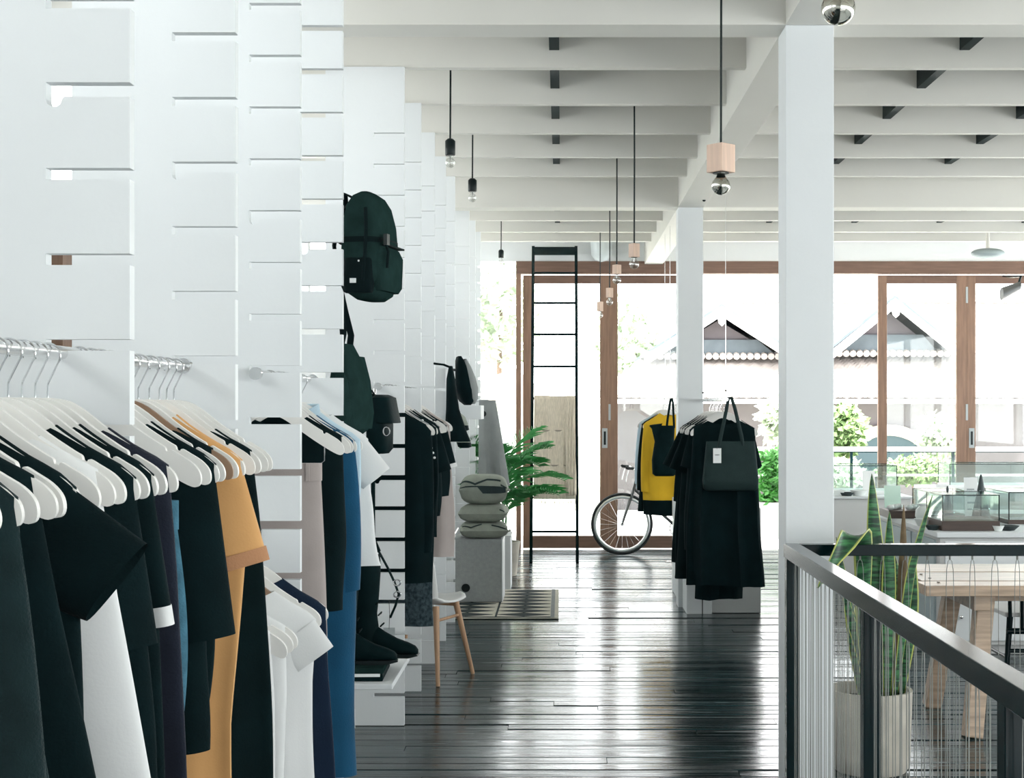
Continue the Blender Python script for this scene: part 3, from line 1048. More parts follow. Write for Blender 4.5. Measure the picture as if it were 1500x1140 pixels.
t = thing('leather_bag', 'small black leather bag with a metal ring behind the white shirt', 'bag', (-0.765, 6.0, 1.40), math.radians(-10))
MB().loft(pillow_loft([(0.0, 0.03, 0.06), (0.02, 0.045, 0.08), (0.12, 0.045, 0.085), (0.22, 0.03, 0.07), (0.245, 0.012, 0.05)])).build('body', LEATH, t, smooth=True)
MB().loft([sring(0.01, 0, 0.248, 0.018, 0.055), sring(0.018, 0, 0.235, 0.04, 0.08), sring(0.035, 0, 0.13, 0.042, 0.09), sring(0.036, 0, 0.128, 0.038, 0.085)], cap=True).build('flap', LEATH, t, smooth=True)
MB().tube([(0.055 + 0.014 * math.cos(a), -0.085, 0.095 + 0.018 * math.sin(a)) for a in [2 * PI * k / 16 for k in range(16)]], 0.003, 6, closed=True).build('ring', CHROME, t, smooth=True)
MB().tube([(-0.02, 0, 0.235), (-0.034, 0, 0.262), (-0.05, 0, 0.235)], 0.008, 6).build('strap', STRAP, t)

# shoe shelf with boots
t = thing('shoe_shelf', 'white shelf carrying the black boots beside the fifth panel', 'shelf', (-0.89, 5.88, 0))
MB().box(-0.23, 0.23, -0.32, 0.32, 0.490, 0.512).build('board', WHITE, t, bev=0.003)
MB().box(-0.26, -0.23, -0.32, 0.32, 0.0, 0.512).build('upright', WHITE, t, bev=0.003)
MB().box(-0.23, -0.10, -0.01, 0.01, 0.34, 0.49).build('bracket', WHITE, t)
t = thing('shoe_box', 'flat dark green box lying under the black boots', 'box', (-0.86, 5.78, 0.513), 0.03)
MB().box(-0.16, 0.15, -0.17, 0.15, 0.0, 0.030).build('base', LEATH, t, bev=0.002)
MB().box(-0.163, 0.153, -0.173, 0.153, 0.030, 0.052).build('lid', GRNF, t, bev=0.002)
MB().box(0.01, 0.14, -0.1745, -0.172, 0.018, 0.030).build('paper_strip', CARD, t)


def boot(name, label, loc, rz, hgt):
    t = thing(name, label, 'boot', loc, rz, 'tall black boots on the shelf')
    rings = []
    for x, hw, z0, z1 in ((-0.085, 0.012, 0.03, 0.10), (-0.075, 0.028, 0.02, 0.14), (-0.04, 0.033, 0.014, 0.15), (0.0, 0.033, 0.012, 0.14), (0.05, 0.036, 0.012, 0.105), (0.10, 0.040, 0.012, 0.078), (0.145, 0.036, 0.012, 0.062), (0.175, 0.024, 0.012, 0.048), (0.187, 0.008, 0.014, 0.034)):
        rings.append([Vector((x, hw * math.cos(a), (z0 + z1) / 2 + (z1 - z0) / 2 * math.sin(a))) for a in [2 * PI * j / 18 for j in range(18)]])
    MB().loft(rings).build('foot', LEATH, t, smooth=True)
    MB().loft([[Vector((cx + r * math.cos(a), r * 0.85 * math.sin(a), z)) for a in [2 * PI * j / 20 for j in range(20)]] for z, cx, r in
               ((0.06, -0.03, 0.050), (0.12, -0.028, 0.052), (0.18, -0.03, 0.047), (hgt * 0.6, -0.03, 0.055), (hgt * 0.85, -0.028, 0.060), (hgt, -0.03, 0.060), (hgt - 0.01, -0.03, 0.056))], cap=False).build('shaft', LEATH, t, smooth=True)
    MB().prism([(-0.088, 0.0), (-0.03, 0.0), (-0.025, 0.014), (0.06, 0.0), (0.15, 0.0), (0.19, 0.010), (0.185, 0.016), (0.1, 0.015), (-0.088, 0.018)], -0.032, 0.032).build('sole', BLACKS, t)
    for k in range(4):
        z = 0.13 + 0.045 * k
        MB().tube([(0.035 - 0.008 * k, -0.03, z), (0.045 - 0.01 * k, 0, z + 0.01), (0.035 - 0.008 * k, 0.03, z)], 0.0035, 6).build('lace', STRAP, t)
    return t


boot('boot', 'tall black leather boot standing nearer on the dark box', (-0.845, 5.70, 0.566), 0.10, 0.34)
boot('boot', 'tall black leather boot standing behind its pair', (-0.775, 5.86, 0.566), -0.05, 0.42)
t = thing('belt', 'black leather belt with round buckles hanging by the boots', 'belt', (-0.715, 6.05, 1.16))
MB().tube([(-0.06, 0, -0.18), (-0.022, 0, -0.25), (0.006, 0, -0.31), (0.024, 0, -0.36), (0.010, 0, -0.41), (-0.012, 0, -0.46)], 0.013, 8, flat=0.4).build('strap', LEATH, t, smooth=True)
for z in (-0.31, -0.36):
    MB().tube([(0.018 + 0.015 * math.cos(a), -0.012, z + 0.013 * math.sin(a)) for a in [2 * PI * k / 14 for k in range(14)]], 0.003, 6, closed=True).build('buckle', CHROME, t, smooth=True)
MB().tube([(-0.06, 0, -0.18), (-0.085, 0, -0.12), (-0.085, 0, 0.2), (-0.085, 0, 0.49)], 0.009, 6, flat=0.5).build('hanging_loop', LEATH, t)
t = thing('hook_bar', 'thin steel bar behind the fourth panel carrying the leather bag and belt', 'bar', (-0.80, 5.142, 1.652))
MB().tube([(0, 0, 0), (0, 0.95, 0)], 0.006, 8).build('bar', STEELR, t, smooth=True)
MB().tube([(0, 0.95, 0), (0, 0.96, 0.02)], 0.007, 8).build('end_stop', STEELR, t, smooth=True)


def price_tag(label, loc, rz, m, s=1.0, cord=0.09):
    t = thing('price_tag', label, 'price tag', loc, rz)
    c = MB().box(-0.022 * s, 0.022 * s, -0.0006, 0.0006, -0.075 * s, 0.0).build('card', m, t)
    # small bottle mark and a line of print
    mk = MB().prism([(-0.004 * s, -0.052 * s), (0.004 * s, -0.052 * s), (0.004 * s, -0.040 * s), (0.0015 * s, -0.036 * s), (0.0015 * s, -0.030 * s), (-0.0015 * s, -0.030 * s), (-0.0015 * s, -0.036 * s), (-0.004 * s, -0.040 * s)], -0.0011, -0.0007)
    mk.build('bottle_mark', INK, t)
    for k in range(6):
        x = -0.012 * s + k * 0.0045 * s
        MB().box(x, x + 0.003 * s, -0.0011, -0.0007, -0.064 * s, -0.0605 * s).build('print', INK, t)
    MB().tube([(0, 0, -0.006 * s), (0.002, 0, cord * 0.5), (0, 0, cord)], 0.0012, 6).build('string', INK, t)
    MB().sphere((0, 0, cord), 0.005, n=8, m=6).build('bead', INK, t)
    return t


price_tag('grey price tag with a bottle mark hanging over the boots', (-0.726, 6.0, 0.665), 0.0, GCARD, 1.1, 0.11)
price_tag('white price tag with a bottle mark hanging under the shoe shelf', (-0.828, 5.565, 0.414), 0.0, CARD, 1.0, 0.075)

# ------------------------------------------------------------------ chair by the third rail
ca = math.atan2(0.45, 0.2)
t = thing('shell_chair', 'white shell chair with splayed oak legs beside the lace-hem dress', 'chair', (-0.83, 8.40, 0), ca + PI / 2 - PI / 2 - PI / 2 + PI)
shell = []
NS, NU = 22, 13
prof = []
for i in range(NS):
    q = i / (NS - 1)
    if q < 0.5:
        a = q / 0.5
        prof.append((0.24 - 0.40 * a, 0.455 - 0.025 * math.sin(a * PI) + (0.0 if a < 0.9 else (a - 0.9) * 0.1)))
    elif q < 0.66:
        a = (q - 0.5) / 0.16
        an = -PI / 2 - a * (PI / 2 - 0.2)
        prof.append((-0.16 + 0.075 * math.cos(an), 0.54 + 0.075 * math.sin(an)))
    else:
        a = (q - 0.66) / 0.34
        prof.append((-0.235 - 0.06 * a, 0.56 + 0.25 * a))
vs_, fs = [], []
for i, (yy, zz) in enumerate(prof):
    q = i / (NS - 1)
    hw = 0.22 * (1 - 0.35 * max(0, (0.12 - q) / 0.12) ** 2) * (1 - 0.30 * max(0, (q - 0.8) / 0.2) ** 2)
    for j in range(NU):
        u = -1 + 2 * j / (NU - 1)
        curve = 0.035 * u * u
        vs_.append(Vector((hw * u, -(yy) + (curve if q > 0.6 else 0) * -1.0, zz + (curve * 0.6 if q < 0.6 else 0))))
for i in range(NS - 1):
    for j in range(NU - 1):
        a = i * NU + j
        fs.append((a, a + 1, a + NU + 1, a + NU))
o = MB().add(vs_, fs).build('shell', PLAST, t, smooth=True)
md = o.modifiers.new('solid', 'SOLIDIFY')
md.thickness = 0.012
for sx in (-1, 1):
    for sy in (-1, 1):
        MB().tube([(0.17 * sx, 0.12 * sy, 0.44), (0.235 * sx, 0.215 * sy, 0.0)], [0.019, 0.012], 10).build('leg', LEGW, t, smooth=True)
    MB().tube([(0.182 * sx, -0.14, 0.36), (0.182 * sx, 0.14, 0.36)], 0.009, 8).build('stretcher', LEGW, t, smooth=True)
MB().tube([(-0.17, -0.12, 0.425), (0.17, -0.12, 0.425)], 0.012, 8).build('seat_rail', LEGW, t, smooth=True)
MB().tube([(-0.17, 0.12, 0.425), (0.17, 0.12, 0.425)], 0.012, 8).build('seat_rail', LEGW, t, smooth=True)

# ------------------------------------------------------------------ plinth with cushions, shelf things at the back of the row
t = thing('felt_plinth', 'grey felt covered plinth with a black dot under the cushions', 'plinth', (-0.67, 11.72, 0.0168))
MB().box(-0.20, 0.19, -0.24, 0.24, 0.0, 0.51).build('body', [FELT], t, bev=0.006)
MB().tube([(-0.10, -0.241, 0.115), (-0.10, -0.247, 0.115)], 0.034, 20).build('cable_hole', BLACKS, t, smooth=True)
MB().box(0.19, 0.197, -0.24, 0.24, 0.0, 0.505).build('side_panel', WHITE, t)
t = thing('felt_plinth', 'pale slim plinth standing behind the grey felt one', 'plinth', (-0.50, 12.55, 0))
MB().box(-0.06, 0.06, -0.2, 0.2, 0.0, 0.46).build('body', WHITE, t, bev=0.004)
MB().box(-0.065, 0.065, -0.205, 0.205, 0.46, 0.475).build('top', WHITE, t, bev=0.003)


def cushion(label, z, hx, hy_, hz, rz, dark):
    t = thing('cushion', label, 'cushion', (-0.63, 11.62, z + 0.0168), rz, 'cushions stacked on the plinth')
    n, m = 22, 22
    vs_, fs = [], []
    for side in (1, -1):
        off = len(vs_)
        for i in range(n + 1):
            for j in range(m + 1):
                u, v = -1 + 2 * i / n, -1 + 2 * j / m
                pin = 1 - 0.05 * (1 - abs(u)) * abs(v) - 0.05 * (1 - abs(v)) * abs(u)
                th_ = (max(0, (1 - u ** 4)) * max(0, (1 - v ** 4))) ** 0.42
                vs_.append(Vector((hx * u * pin, hy_ * v * pin, hz + side * hz * th_)))
        for i in range(n):
            for j in range(m):
                a = off + i * (m + 1) + j
                q = (a, a + 1, a + m + 2, a + m + 1)
                fs.append(q if side > 0 else q[::-1])
    o = MB().add(vs_, fs).build('cover', SAGE, t, smooth=True)
    # printed motif: bands that follow the front bulge
    for k, (u0, u1, v0, v1) in enumerate(dark):
        g = MB()
        N_ = 8
        vv, ff = [], []
        for i in range(N_ + 1):
            q = i / N_
            u, w = u0 + (u1 - u0) * q, v0 + (v1 - v0) * q
            for d in (-0.085, 0.085):
                ww = max(-0.95, min(0.97, w + d))
                # angle around the front bulge: w from -1 (under) to 1 (on top)
                v = -0.995 + 0.22 * abs(ww) ** 2.0
                th_ = (max(0, (1 - u ** 4)) * max(0, (1 - v ** 4))) ** 0.42
                pin = 1 - 0.05 * (1 - abs(u)) * abs(v) - 0.05 * (1 - abs(v)) * abs(u)
                vv.append(Vector((hx * u * pin, hy_ * v * pin - 0.004, hz + math.copysign(hz * th_, ww) + (0.003 if ww > 0 else -0.003))))
        for i in range(N_):
            ff.append((2 * i, 2 * i + 1, 2 * i + 3, 2 * i + 2))
        g.add(vv, ff)
        oo = g.build('print_band', RUGD, o)
        md = oo.modifiers.new('solid', 'SOLIDIFY')
        md.thickness = 0.003
    MB().tube([(hx * 0.99, -hy_ * 0.99, hz), (hx * 1.04, -hy_ * 1.04, hz + 0.006)], [0.008, 0.012], 6).build('tassel', SAGE, t)
    return t


cushion('sage cushion with dark zigzag, bottom of the stack', 0.512, 0.20, 0.20, 0.066, 0.06, [(-0.9, -0.55, 0.9, 0.35), (-0.55, -0.1, 0.35, 0.9), (0.3, 0.6, 0.7, 0.5), (0.6, 0.9, 0.5, 0.2)])
cushion('plain sage cushion, middle of the stack', 0.640, 0.195, 0.20, 0.075, -0.05, [(0.75, 0.95, 0.5, 0.4)])
cushion('sage cushion with bold dark curves, top of the stack', 0.786, 0.20, 0.20, 0.12, 0.03, [(-0.95, -0.35, 0.9, 0.32), (-0.35, 0.15, 0.32, 0.75), (0.15, 0.7, 0.75, 0.72), (-0.95, 0.9, 0.12, 0.05), (0.7, 0.95, 0.3, 0.1)])

# rug with triangles
t = thing('rug', 'cream rug with rows of dark triangles under the plinth', 'rug', (-0.52, 11.5, 0.004))
MB().box(-0.60, 0.50, -0.83, 0.80, 0.0, 0.010).build('ground', RUGL, t)
MB().box(0.44, 0.47, -0.83, 0.80, 0.010, 0.0125).build('border', GREYC, t)
MB().box(0.02, 0.035, -0.83, 0.80, 0.010, 0.0125).build('border', RUGD, t)
MB().box(-0.60, 0.44, -0.83, -0.80, 0.010, 0.0125).build('border', RUGD, t)
tri = None
for c0 in (-0.20, 0.235):
    for r_ in range(8):
        yb_ = -0.78 + r_ * 0.195
        for s in (-1, 1):
            g = MB().prism([(0, 0), (0.2 * s, 0.09), (0, 0.18)] if s > 0 else [(0, 0), (0, 0.18), (-0.2, 0.09)], 0.0, 0.0025, axis='z')
            o = g.build('triangle', RUGD, t)
            o.location = (c0, yb_, 0.010)

# display shelf at the ninth panel with dark cushion, trays and grey shawl
t = thing('display_shelf', 'small white shelf block with the dark cushion on it', 'shelf', (-0.70, 10.85, 1.50))
MB().box(-0.09, 0.10, -0.20, 0.20, 0.0, 0.105).build('block', WHITE, t, bev=0.003)
MB().box(-0.30, -0.09, -0.30, -0.16, 0.02, 0.10).build('arm', WHITE, t)
t = thing('cushion', 'black and grey cushion standing upright on the white shelf block', 'cushion', (-0.715, 10.86, 1.607), math.radians(8))
MB().loft(pillow_loft([(0.0, 0.02, 0.14), (0.03, 0.055, 0.17), (0.12, 0.085, 0.18), (0.20, 0.080, 0.18), (0.30, 0.05, 0.17), (0.37, 0.014, 0.15)], e=0.6, lean=-0.18)).build('cover', BLK, t, smooth=True)
MB().loft(pillow_loft([(0.01, 0.015, 0.13), (0.05, 0.045, 0.165), (0.13, 0.06, 0.176), (0.20, 0.055, 0.176), (0.29, 0.035, 0.16), (0.35, 0.010, 0.14)], cx=0.04, e=0.6, lean=-0.18)).build('grey_face', GREYC, t, smooth=True)
t = thing('shawl', 'long grey shawl draped from a peg above the cushion stack', 'shawl', (-0.62, 11.95, 1.60))
rings = []
for i in range(16):
    q = i / 15
    w = 0.07 + 0.065 * q
    rings.append([Vector((0.055 * q + w * math.cos(a), 0.03 * math.sin(a) + 0.03 * q * math.sin(6 * math.cos(a) + 1), 0.05 - 0.72 * q)) for a in [2 * PI * j / 32 for j in range(32)]])
MB().loft(rings, cap=True).build('cloth', GREYC, t, smooth=True)
MB().tube([(-0.03, -0.045, -0.065), (-0.03, -0.052, -0.065)], 0.024, 18).build('dot_badge', INK, t, smooth=True)
MB().tube([(-0.22, 0.22, 0.045), (0.0, 0, 0.045)], 0.012, 8).build('peg', WHITE, t)
t = thing('drape_bag', 'long black pointed drape hanging beside the eighth panel', 'drape', (-0.745, 9.60, 1.78))
MB().loft([[Vector((cx + w * math.cos(a), 0.05 * math.sin(a), z)) for a in [2 * PI * j / 20 for j in range(20)]] for z, cx, w in ((0.09, 0, 0.012), (0.0, 0.0, 0.03), (-0.2, 0.012, 0.045), (-0.36, 0.035, 0.075), (-0.42, 0.05, 0.085))]).build('cloth', BLK, t, smooth=True)
MB().tube([(0, 0, 0.08), (-0.05, 0.03, 0.10), (-0.12, 0.08, 0.11)], 0.008, 6).build('loop', STRAP, t)
for k, (px, py) in enumerate(((672, 617), (676, 642))):
    p = P(px, py, 10.1 + 0.16 * k)
    t = thing('clutch_bag', ['small olive clutch hanging higher beside the black drape', 'small olive clutch hanging lower beside the black drape'][k], 'bag', p)
    MB().loft([[Vector((w * math.cos(a) + 0.02 * s_, 0.06 * math.sin(a), z)) for a in [2 * PI * j / 18 for j in range(18)]] for z, w, s_ in ((0.07, 0.02, -1), (0.03, 0.045, 0), (-0.02, 0.055, 0.6), (-0.045, 0.04, 1))]).build('body', SAGE, t, smooth=True)
    MB().loft([[Vector((w * math.cos(a) + 0.02 * s_, 0.062 * math.sin(a), z)) for a in [2 * PI * j / 18 for j in range(18)]] for z, w, s_ in ((-0.03, 0.052, 0.8), (-0.062, 0.05, 1.2), (-0.07, 0.03, 1.2))]).build('base', LEATH, t, smooth=True)
    MB().tube([(-0.02, 0, 0.06), (-0.10, -0.2, 0.10), (-0.13, -0.392, 0.10)], 0.005, 6).build('loop', STRAP, t)
# glass tray with stones on a bracket beyond the third rail
t = thing('glass_tray', 'tilted steel framed glass tray beyond the third rail', 'tray', P(650, 800, 9.25))
MB().bar((-0.075, -0.15, -0.035), (-0.075, 0.2, 0.09), 0.012, 0.012).build('frame_edge', STEELR, t)
MB().bar((0.0, -0.15, -0.035), (0.075, 0.2, 0.10), 0.012, 0.012).build('frame_edge', STEELR, t)
MB().bar((-0.085, -0.15, -0.035), (0.01, -0.15, -0.035), 0.016, 0.016).build('frame_edge', STEELR, t)
MB().add([(-0.075, -0.15, -0.03), (0.0, -0.15, -0.03), (0.075, 0.2, 0.10), (-0.075, 0.2, 0.09)], [(0, 1, 2, 3)]).build('pane', VGLASS, t)
MB().bar((-0.06, -0.39, -0.035), (-0.06, -0.15, -0.035), 0.012, 0.012).build('bracket', STEELR, t)
MB().sphere((-0.03, 0.06, 0.055), 0.05, 0.06, 0.04).build('dark_object', LEATH, t, smooth=True)

# palm in a pot behind the cushions
t = thing('potted_palm', 'green potted palm with arching fronds beside the timber door', 'plant', (-0.56, 13.45, 0))
MB().lathe([(0.0, 0.0), (0.14, 0.0), (0.17, 0.30), (0.175, 0.32), (0.16, 0.32), (0.15, 0.27), (0.0, 0.27)], 24).build('pot', CONC, t, smooth=True)
pr = random.Random(5)


def frond_mesh(L, seed):
    r = random.Random(seed)
    b = MB()
    pts = [Vector((L * q, 0, L * (0.62 * q - 0.55 * q * q))) for q in [i / 10 for i in range(11)]]
    b.tube(pts, [0.006 * (1 - 0.7 * i / 10) for i in range(11)], 5)
    for i in range(3, 22):
        q = i / 22
        k = q * 10
        i0 = int(k)
        p = pts[i0].lerp(pts[min(10, i0 + 1)], k - i0)
        ll = L * 0.42 * math.sin(PI * (0.12 + 0.8 * q)) + 0.03
        for s in (-1, 1):
            d = Vector((0.62, 0.78 * s, 0.15 + r.uniform(-0.15, 0.1))).normalized()
            sd = Vector((0.5, -0.3 * s, 0.8)).normalized() * 0.011
            m_ = p + d * ll * 0.5 + Vector((0, 0, 0.01))
            e = p + d * ll + Vector((0, 0, -0.10 * ll))
            b.add([p - sd * 0.4, p + sd * 0.4, m_ + sd, e, m_ - sd], [(0, 1, 2, 3, 4)])
    return b


fm = []
for k in range(3):
    o = frond_mesh(0.50 + 0.06 * k, k).build('frond', LEAFG, t)
    fm.append(o)
st = []
for k in range(26):
    if k < 3:
        o = fm[k]
    else:
        o = fm[k % 3].copy()
        COL.objects.link(o)
    az = -0.9 + k * 2.399
    zb_ = 0.55 + 0.62 * (k / 25) * pr.uniform(0.7, 1.1)
    o.location = (0.03 * math.cos(az), 0.03 * math.sin(az), zb_)
    o.rotation_euler = (0, -pr.uniform(-0.1, 0.65), az)
for k in range(5):
    MB().tube([(0.02 * math.cos(k), 0.02 * math.sin(k), 0.26), (0.05 * math.cos(k * 1.3), 0.05 * math.sin(k * 1.3), 0.7), (0.03 * math.cos(k * 2), 0.03 * math.sin(k * 2), 1.0)], 0.010, 6).build('stem', LEAFG, t)

# ------------------------------------------------------------------ ladder with throw
def ladder_pt(z):
    q = z / 3.33
    return 14.5 + 1.20 * q


t = thing('ladder', 'black metal ladder leaning on the wall beside the far doors', 'ladder', (0, 0, 0))
lx0, lx1 = (779 - VX) / F * 14.9, (845 - VX) / F * 14.9
ztop = 3.36
for x in (lx0, lx1):
    MB().bar((x, ladder_pt(0), 0.0), (x, ladder_pt(ztop), ztop), 0.032, 0.045).build('rail', BLACKM, t)
MB().bar((lx0, ladder_pt(3.31) - 0.01, 3.31), (lx1, ladder_pt(3.31) - 0.01, 3.31), 0.03, 0.09).build('top_plate', BLACKM, t)
for k, py in enumerate((400, 444, 490, 537, 584, 633, 683, 729, 779)):
    Yr = 15.0
    for _ in range(4):
        zr = H - (py - VY) / F * Yr
        Yr = ladder_pt(zr)
    MB().tube([(lx0, Yr, zr), (lx1, Yr, zr)], 0.013, 8).build('rung', BLACKM, t, smooth=True)
    if py == 584:
        zthrow = zr
t = thing('throw', 'beige woven throw folded over a rung of the black ladder', 'blanket', (0, 0, 0))
tx0, tx1 = lx0 + 0.022, lx1 - 0.016
zlow = H - (730 - VY) / F * 14.8
for nm, (xa, xb, zb_, dy) in {'front_fold': (tx0, tx1, zlow, -0.055), 'back_fold': (tx0 + 0.01, tx1 - 0.01, zlow + 0.30, 0.045), 'side_fold': (tx1 - 0.10, tx1, zlow + 0.04, -0.075)}.items():
    vs_, fs = [], []
    nx, nz = 16, 22
    top = zthrow + 0.02
    for i in range(nz + 1):
        z = top + (zb_ - top) * i / nz
        for j in range(nx + 1):
            x = xa + (xb - xa) * j / nx
            w_ = 0.006 * math.sin(j * 1.3 + i * 0.25) * min(1, i / 4)
            y_ = ladder_pt(z) + (dy if i else dy * 0.3) + w_
            # sag between rungs
            vs_.append(Vector((x, y_, z)))
    for i in range(nz):
        for j in range(nx):
            a = i * (nx + 1) + j
            fs.append((a, a + 1, a + nx + 2, a + nx + 1))
    o = MB().add(vs_, fs).build(nm, BLANK, t, smooth=True)
    md = o.modifiers.new('solid', 'SOLIDIFY')
    md.thickness = 0.012
for z in (zlow + 0.70, zlow + 0.34):
    MB().box(tx0 + 0.004, tx1 - 0.06, ladder_pt(z) - 0.068, ladder_pt(z) - 0.055, z - 0.008, z + 0.008).build('fold_seam', mat('throw_seam', rgb(150, 142, 132), 0.95), t)
b = MB()
for j in range(36):
    x = tx0 + (tx1 - tx0) * (j + 0.5) / 36
    b.tube([(x, ladder_pt(zlow) - 0.058, zlow), (x + pr.uniform(-0.006, 0.006), ladder_pt(zlow) - 0.06, zlow - 0.05)], 0.003, 4)
o = b.build('fringe', BLANK, t)
o['kind'] = 'stuff'

# ------------------------------------------------------------------ bicycle
BY = 15.25
t = thing('bicycle', 'bicycle with pale rims parked by the far timber doors', 'bicycle', (0.652, BY, 0), math.radians(3))
R = 0.335


def wheel(cx):
    w = bpy.data.objects.new('wheel', None)
    COL.objects.link(w)
    w.parent = t
    w.location = (cx, 0, R)
    MB().tube([((R - 0.016) * math.cos(a), 0, (R - 0.016) * math.sin(a)) for a in [2 * PI * k / 48 for k in range(48)]], 0.016, 8, closed=True).build('tyre', RUBBER, w, smooth=True)
    MB().tube([((R - 0.045) * math.cos(a), 0, (R - 0.045) * math.sin(a)) for a in [2 * PI * k / 48 for k in range(48)]], 0.020, 8, closed=True).build('rim', ALLOY, w, smooth=True)
    MB().tube([(0, -0.05, 0), (0, 0.05, 0)], 0.018, 10).build('hub', ALLOY, w, smooth=True)
    b = MB()
    for k in range(24):
        a = 2 * PI * k / 24
        b.tube([(0.016 * math.cos(a + 0.6), 0.03 * (-1) ** k, 0.016 * math.sin(a + 0.6)), ((R - 0.06) * math.cos(a), 0, (R - 0.06) * math.sin(a))], 0.0013, 4)
    o = b.build('spokes', CHROME, w)
    o['kind'] = 'stuff'


wheel(0.0)
wheel(1.02)
for s in (-1, 1):
    MB().tube([(0.0, 0.05 * s, R), (0.09, 0.05 * s, 0.60), (0.125, 0.035 * s, 0.70)], [0.009, 0.014, 0.015], 8).build('fork_blade', BIKEF, t, smooth=True)
    MB().tube([(0.60, 0.02 * s, 0.29), (1.02, 0.06 * s, R)], 0.010, 8).build('chain_stay', BIKEF, t, smooth=True)
    MB().tube([(0.48, 0.02 * s, 0.80), (1.02, 0.06 * s, R)], 0.009, 8).build('seat_stay', BIKEF, t, smooth=True)
MB().tube([(0.12, 0, 0.68), (0.165, 0, 0.83)], 0.02, 10).build('head_tube', BIKEF, t, smooth=True)
MB().tube([(0.160, 0, 0.80), (0.49, 0, 0.80)], 0.016, 10).build('top_tube', BIKEF, t, smooth=True)
MB().tube([(0.135, 0, 0.71), (0.60, 0, 0.29)], 0.018, 10).build('down_tube', BIKEF, t, smooth=True)
MB().tube([(0.60, 0, 0.29), (0.46, 0, 0.92)], 0.016, 10).build('seat_tube', BIKEF, t, smooth=True)
MB().tube([(0.165, 0, 0.83), (0.18, 0, 0.905), (0.115, 0, 0.93)], 0.014, 8).build('stem', BLACKM, t, smooth=True)
MB().tube([(0.10, -0.22, 0.94), (0.115, -0.1, 0.93), (0.115, 0.1, 0.93), (0.10, 0.22, 0.94)], 0.012, 8).build('handlebar', ALLOY, t, smooth=True)
for s in (-1, 1):
    MB().tube([(0.10, 0.22 * s, 0.94), (0.03, 0.25 * s, 0.945), (0.02, 0.25 * s, 0.96)], 0.016, 8).build('grip', RUBBER, t, smooth=True)
    MB().tube([(0.05, 0.20 * s, 0.92), (0.03, 0.20 * s, 0.85), (0.02, 0.2 * s, 0.80)], 0.006, 6).build('brake_lever', ALLOY, t, smooth=True)
MB().loft([[Vector((x, hw * math.cos(a), 0.945 + 0.02 * math.sin(a))) for a in [2 * PI * j / 16 for j in range(16)]] for x, hw in ((0.34, 0.012), (0.38, 0.025), (0.47, 0.06), (0.57, 0.07), (0.60, 0.04))]).build('saddle', LEATH, t, smooth=True)
MB().tube([(0.60, -0.02, 0.29), (0.60, -0.06, 0.29), (0.72, -0.07, 0.20)], 0.010, 8).build('crank', ALLOY, t, smooth=True)
MB().tube([(0.60 + 0.09 * math.cos(a), -0.045, 0.29 + 0.09 * math.sin(a)) for a in [2 * PI * k / 28 for k in range(28)]], 0.006, 6, closed=True).build('chainring', BLACKM, t, smooth=True)

# ------------------------------------------------------------------ column display with black clothes
t = thing('display_plinth', 'white low plinth wrapped around the far column under the black dresses', 'plinth', (0, 0, 0))
MB().box(0.965, 1.16, 10.93, 11.295, 0.0, 0.81).build('front_block', WHITE, t, bev=0.003)
MB().box(1.165, 1.545, 11.0, 12.35, 0.0, 0.81).build('side_block', mat('plinth_grey', rgb(196, 198, 198), 0.6), t, bev=0.003)
MB().box(0.965, 1.16, 11.505, 12.35, 0.0, 0.81).build('rear_block', WHITE, t, bev=0.003)
MB().box(1.082, 1.089, 10.926, 10.93, 0.0, 0.81).build('joint', INK, t)
CX, CZ = 1.12, H + 0.045
t = thing('hanging_rail', 'steel rail hung on thin wires in front of the far column', 'clothes rail', (CX, 9.62, CZ))
MB().tube([(0, 0, 0), (0, 1.67, 0)], 0.012, 12).build('tube', STEELR, t, smooth=True)
for yy in (0.06, 1.60):
    MB().tube([(0, yy, 0.0), (0, yy, BB - CZ + (0.0 if yy > 1 else 0.12))], 0.0018, 6).build('wire', CHROME, t)
    MB().sphere((0, yy, 0.06), 0.008, n=8, m=6).build('crimp', BLACKS, t)
G5 = 'black clothes at the far column'
C5 = [
    (9.78, 'dress', 'black pleated dress directly behind the black tote bag', BLK, 1.28, dict(hem=0.27, chest=0.22, neck=0.12, sh=0.21, nf=8, fold=0.02)),
    (9.95, 't_shirt', 'black short-sleeved top behind the pleated dress', BLK, 1.05, dict(sleeve=(0.26, 14, 0.10, 0.09), hem=0.26, neck=0.11)),
    (10.14, 'skirt', 'long narrow black skirt, lowest hanging at the far column', BLK, 1.42, dict(hem=0.17, chest=0.18, waist=0.17, sh=0.17)),
    (10.34, 'dress', 'black dress with loose sleeves at the middle of the hung rail', BLK, 1.30, dict(sleeve=(0.30, 22, 0.10, 0.08), hem=0.29)),
    (10.55, 'coat', 'long black coat, second last on the hung rail', BLK, 1.32, dict(sleeve=(0.55, 12, 0.09, 0.07), hem=0.285)),
    (10.74, 'dress', 'long black dress, last before the far column', BLK, 1.22, dict(sleeve=(0.30, 26, 0.10, 0.08), hem=0.28)),
]
for k, (yv, n, l, m, L, kw) in enumerate(C5):
    rz = -0.10 + 0.02 * k
    xo = CX - 0.008 * k
    garment(n, l, n.replace('t_shirt', 'top'), (CX, yv, CZ), m, L, rz=rz, seed=70 + k, group=G5, **kw)
    hang('w', CX, yv, CZ, rz, 'white hanger under the ' + ['black pleated dress', 'black short-sleeved top', 'long narrow black skirt', 'loose-sleeved black dress', 'long black coat', 'last black dress'][k] + ' at the far column', 'hangers at the far column')
for k, yv in enumerate((10.04, 10.24, 10.45, 10.65)):
    hang('w', CX, yv, CZ, 0.12 - 0.07 * k, 'white bare hanger at the far column, ' + ('behind the short-sleeved top', 'behind the long narrow skirt', 'in front of the long coat', 'behind the long coat')[k], 'bare hangers at the far column')
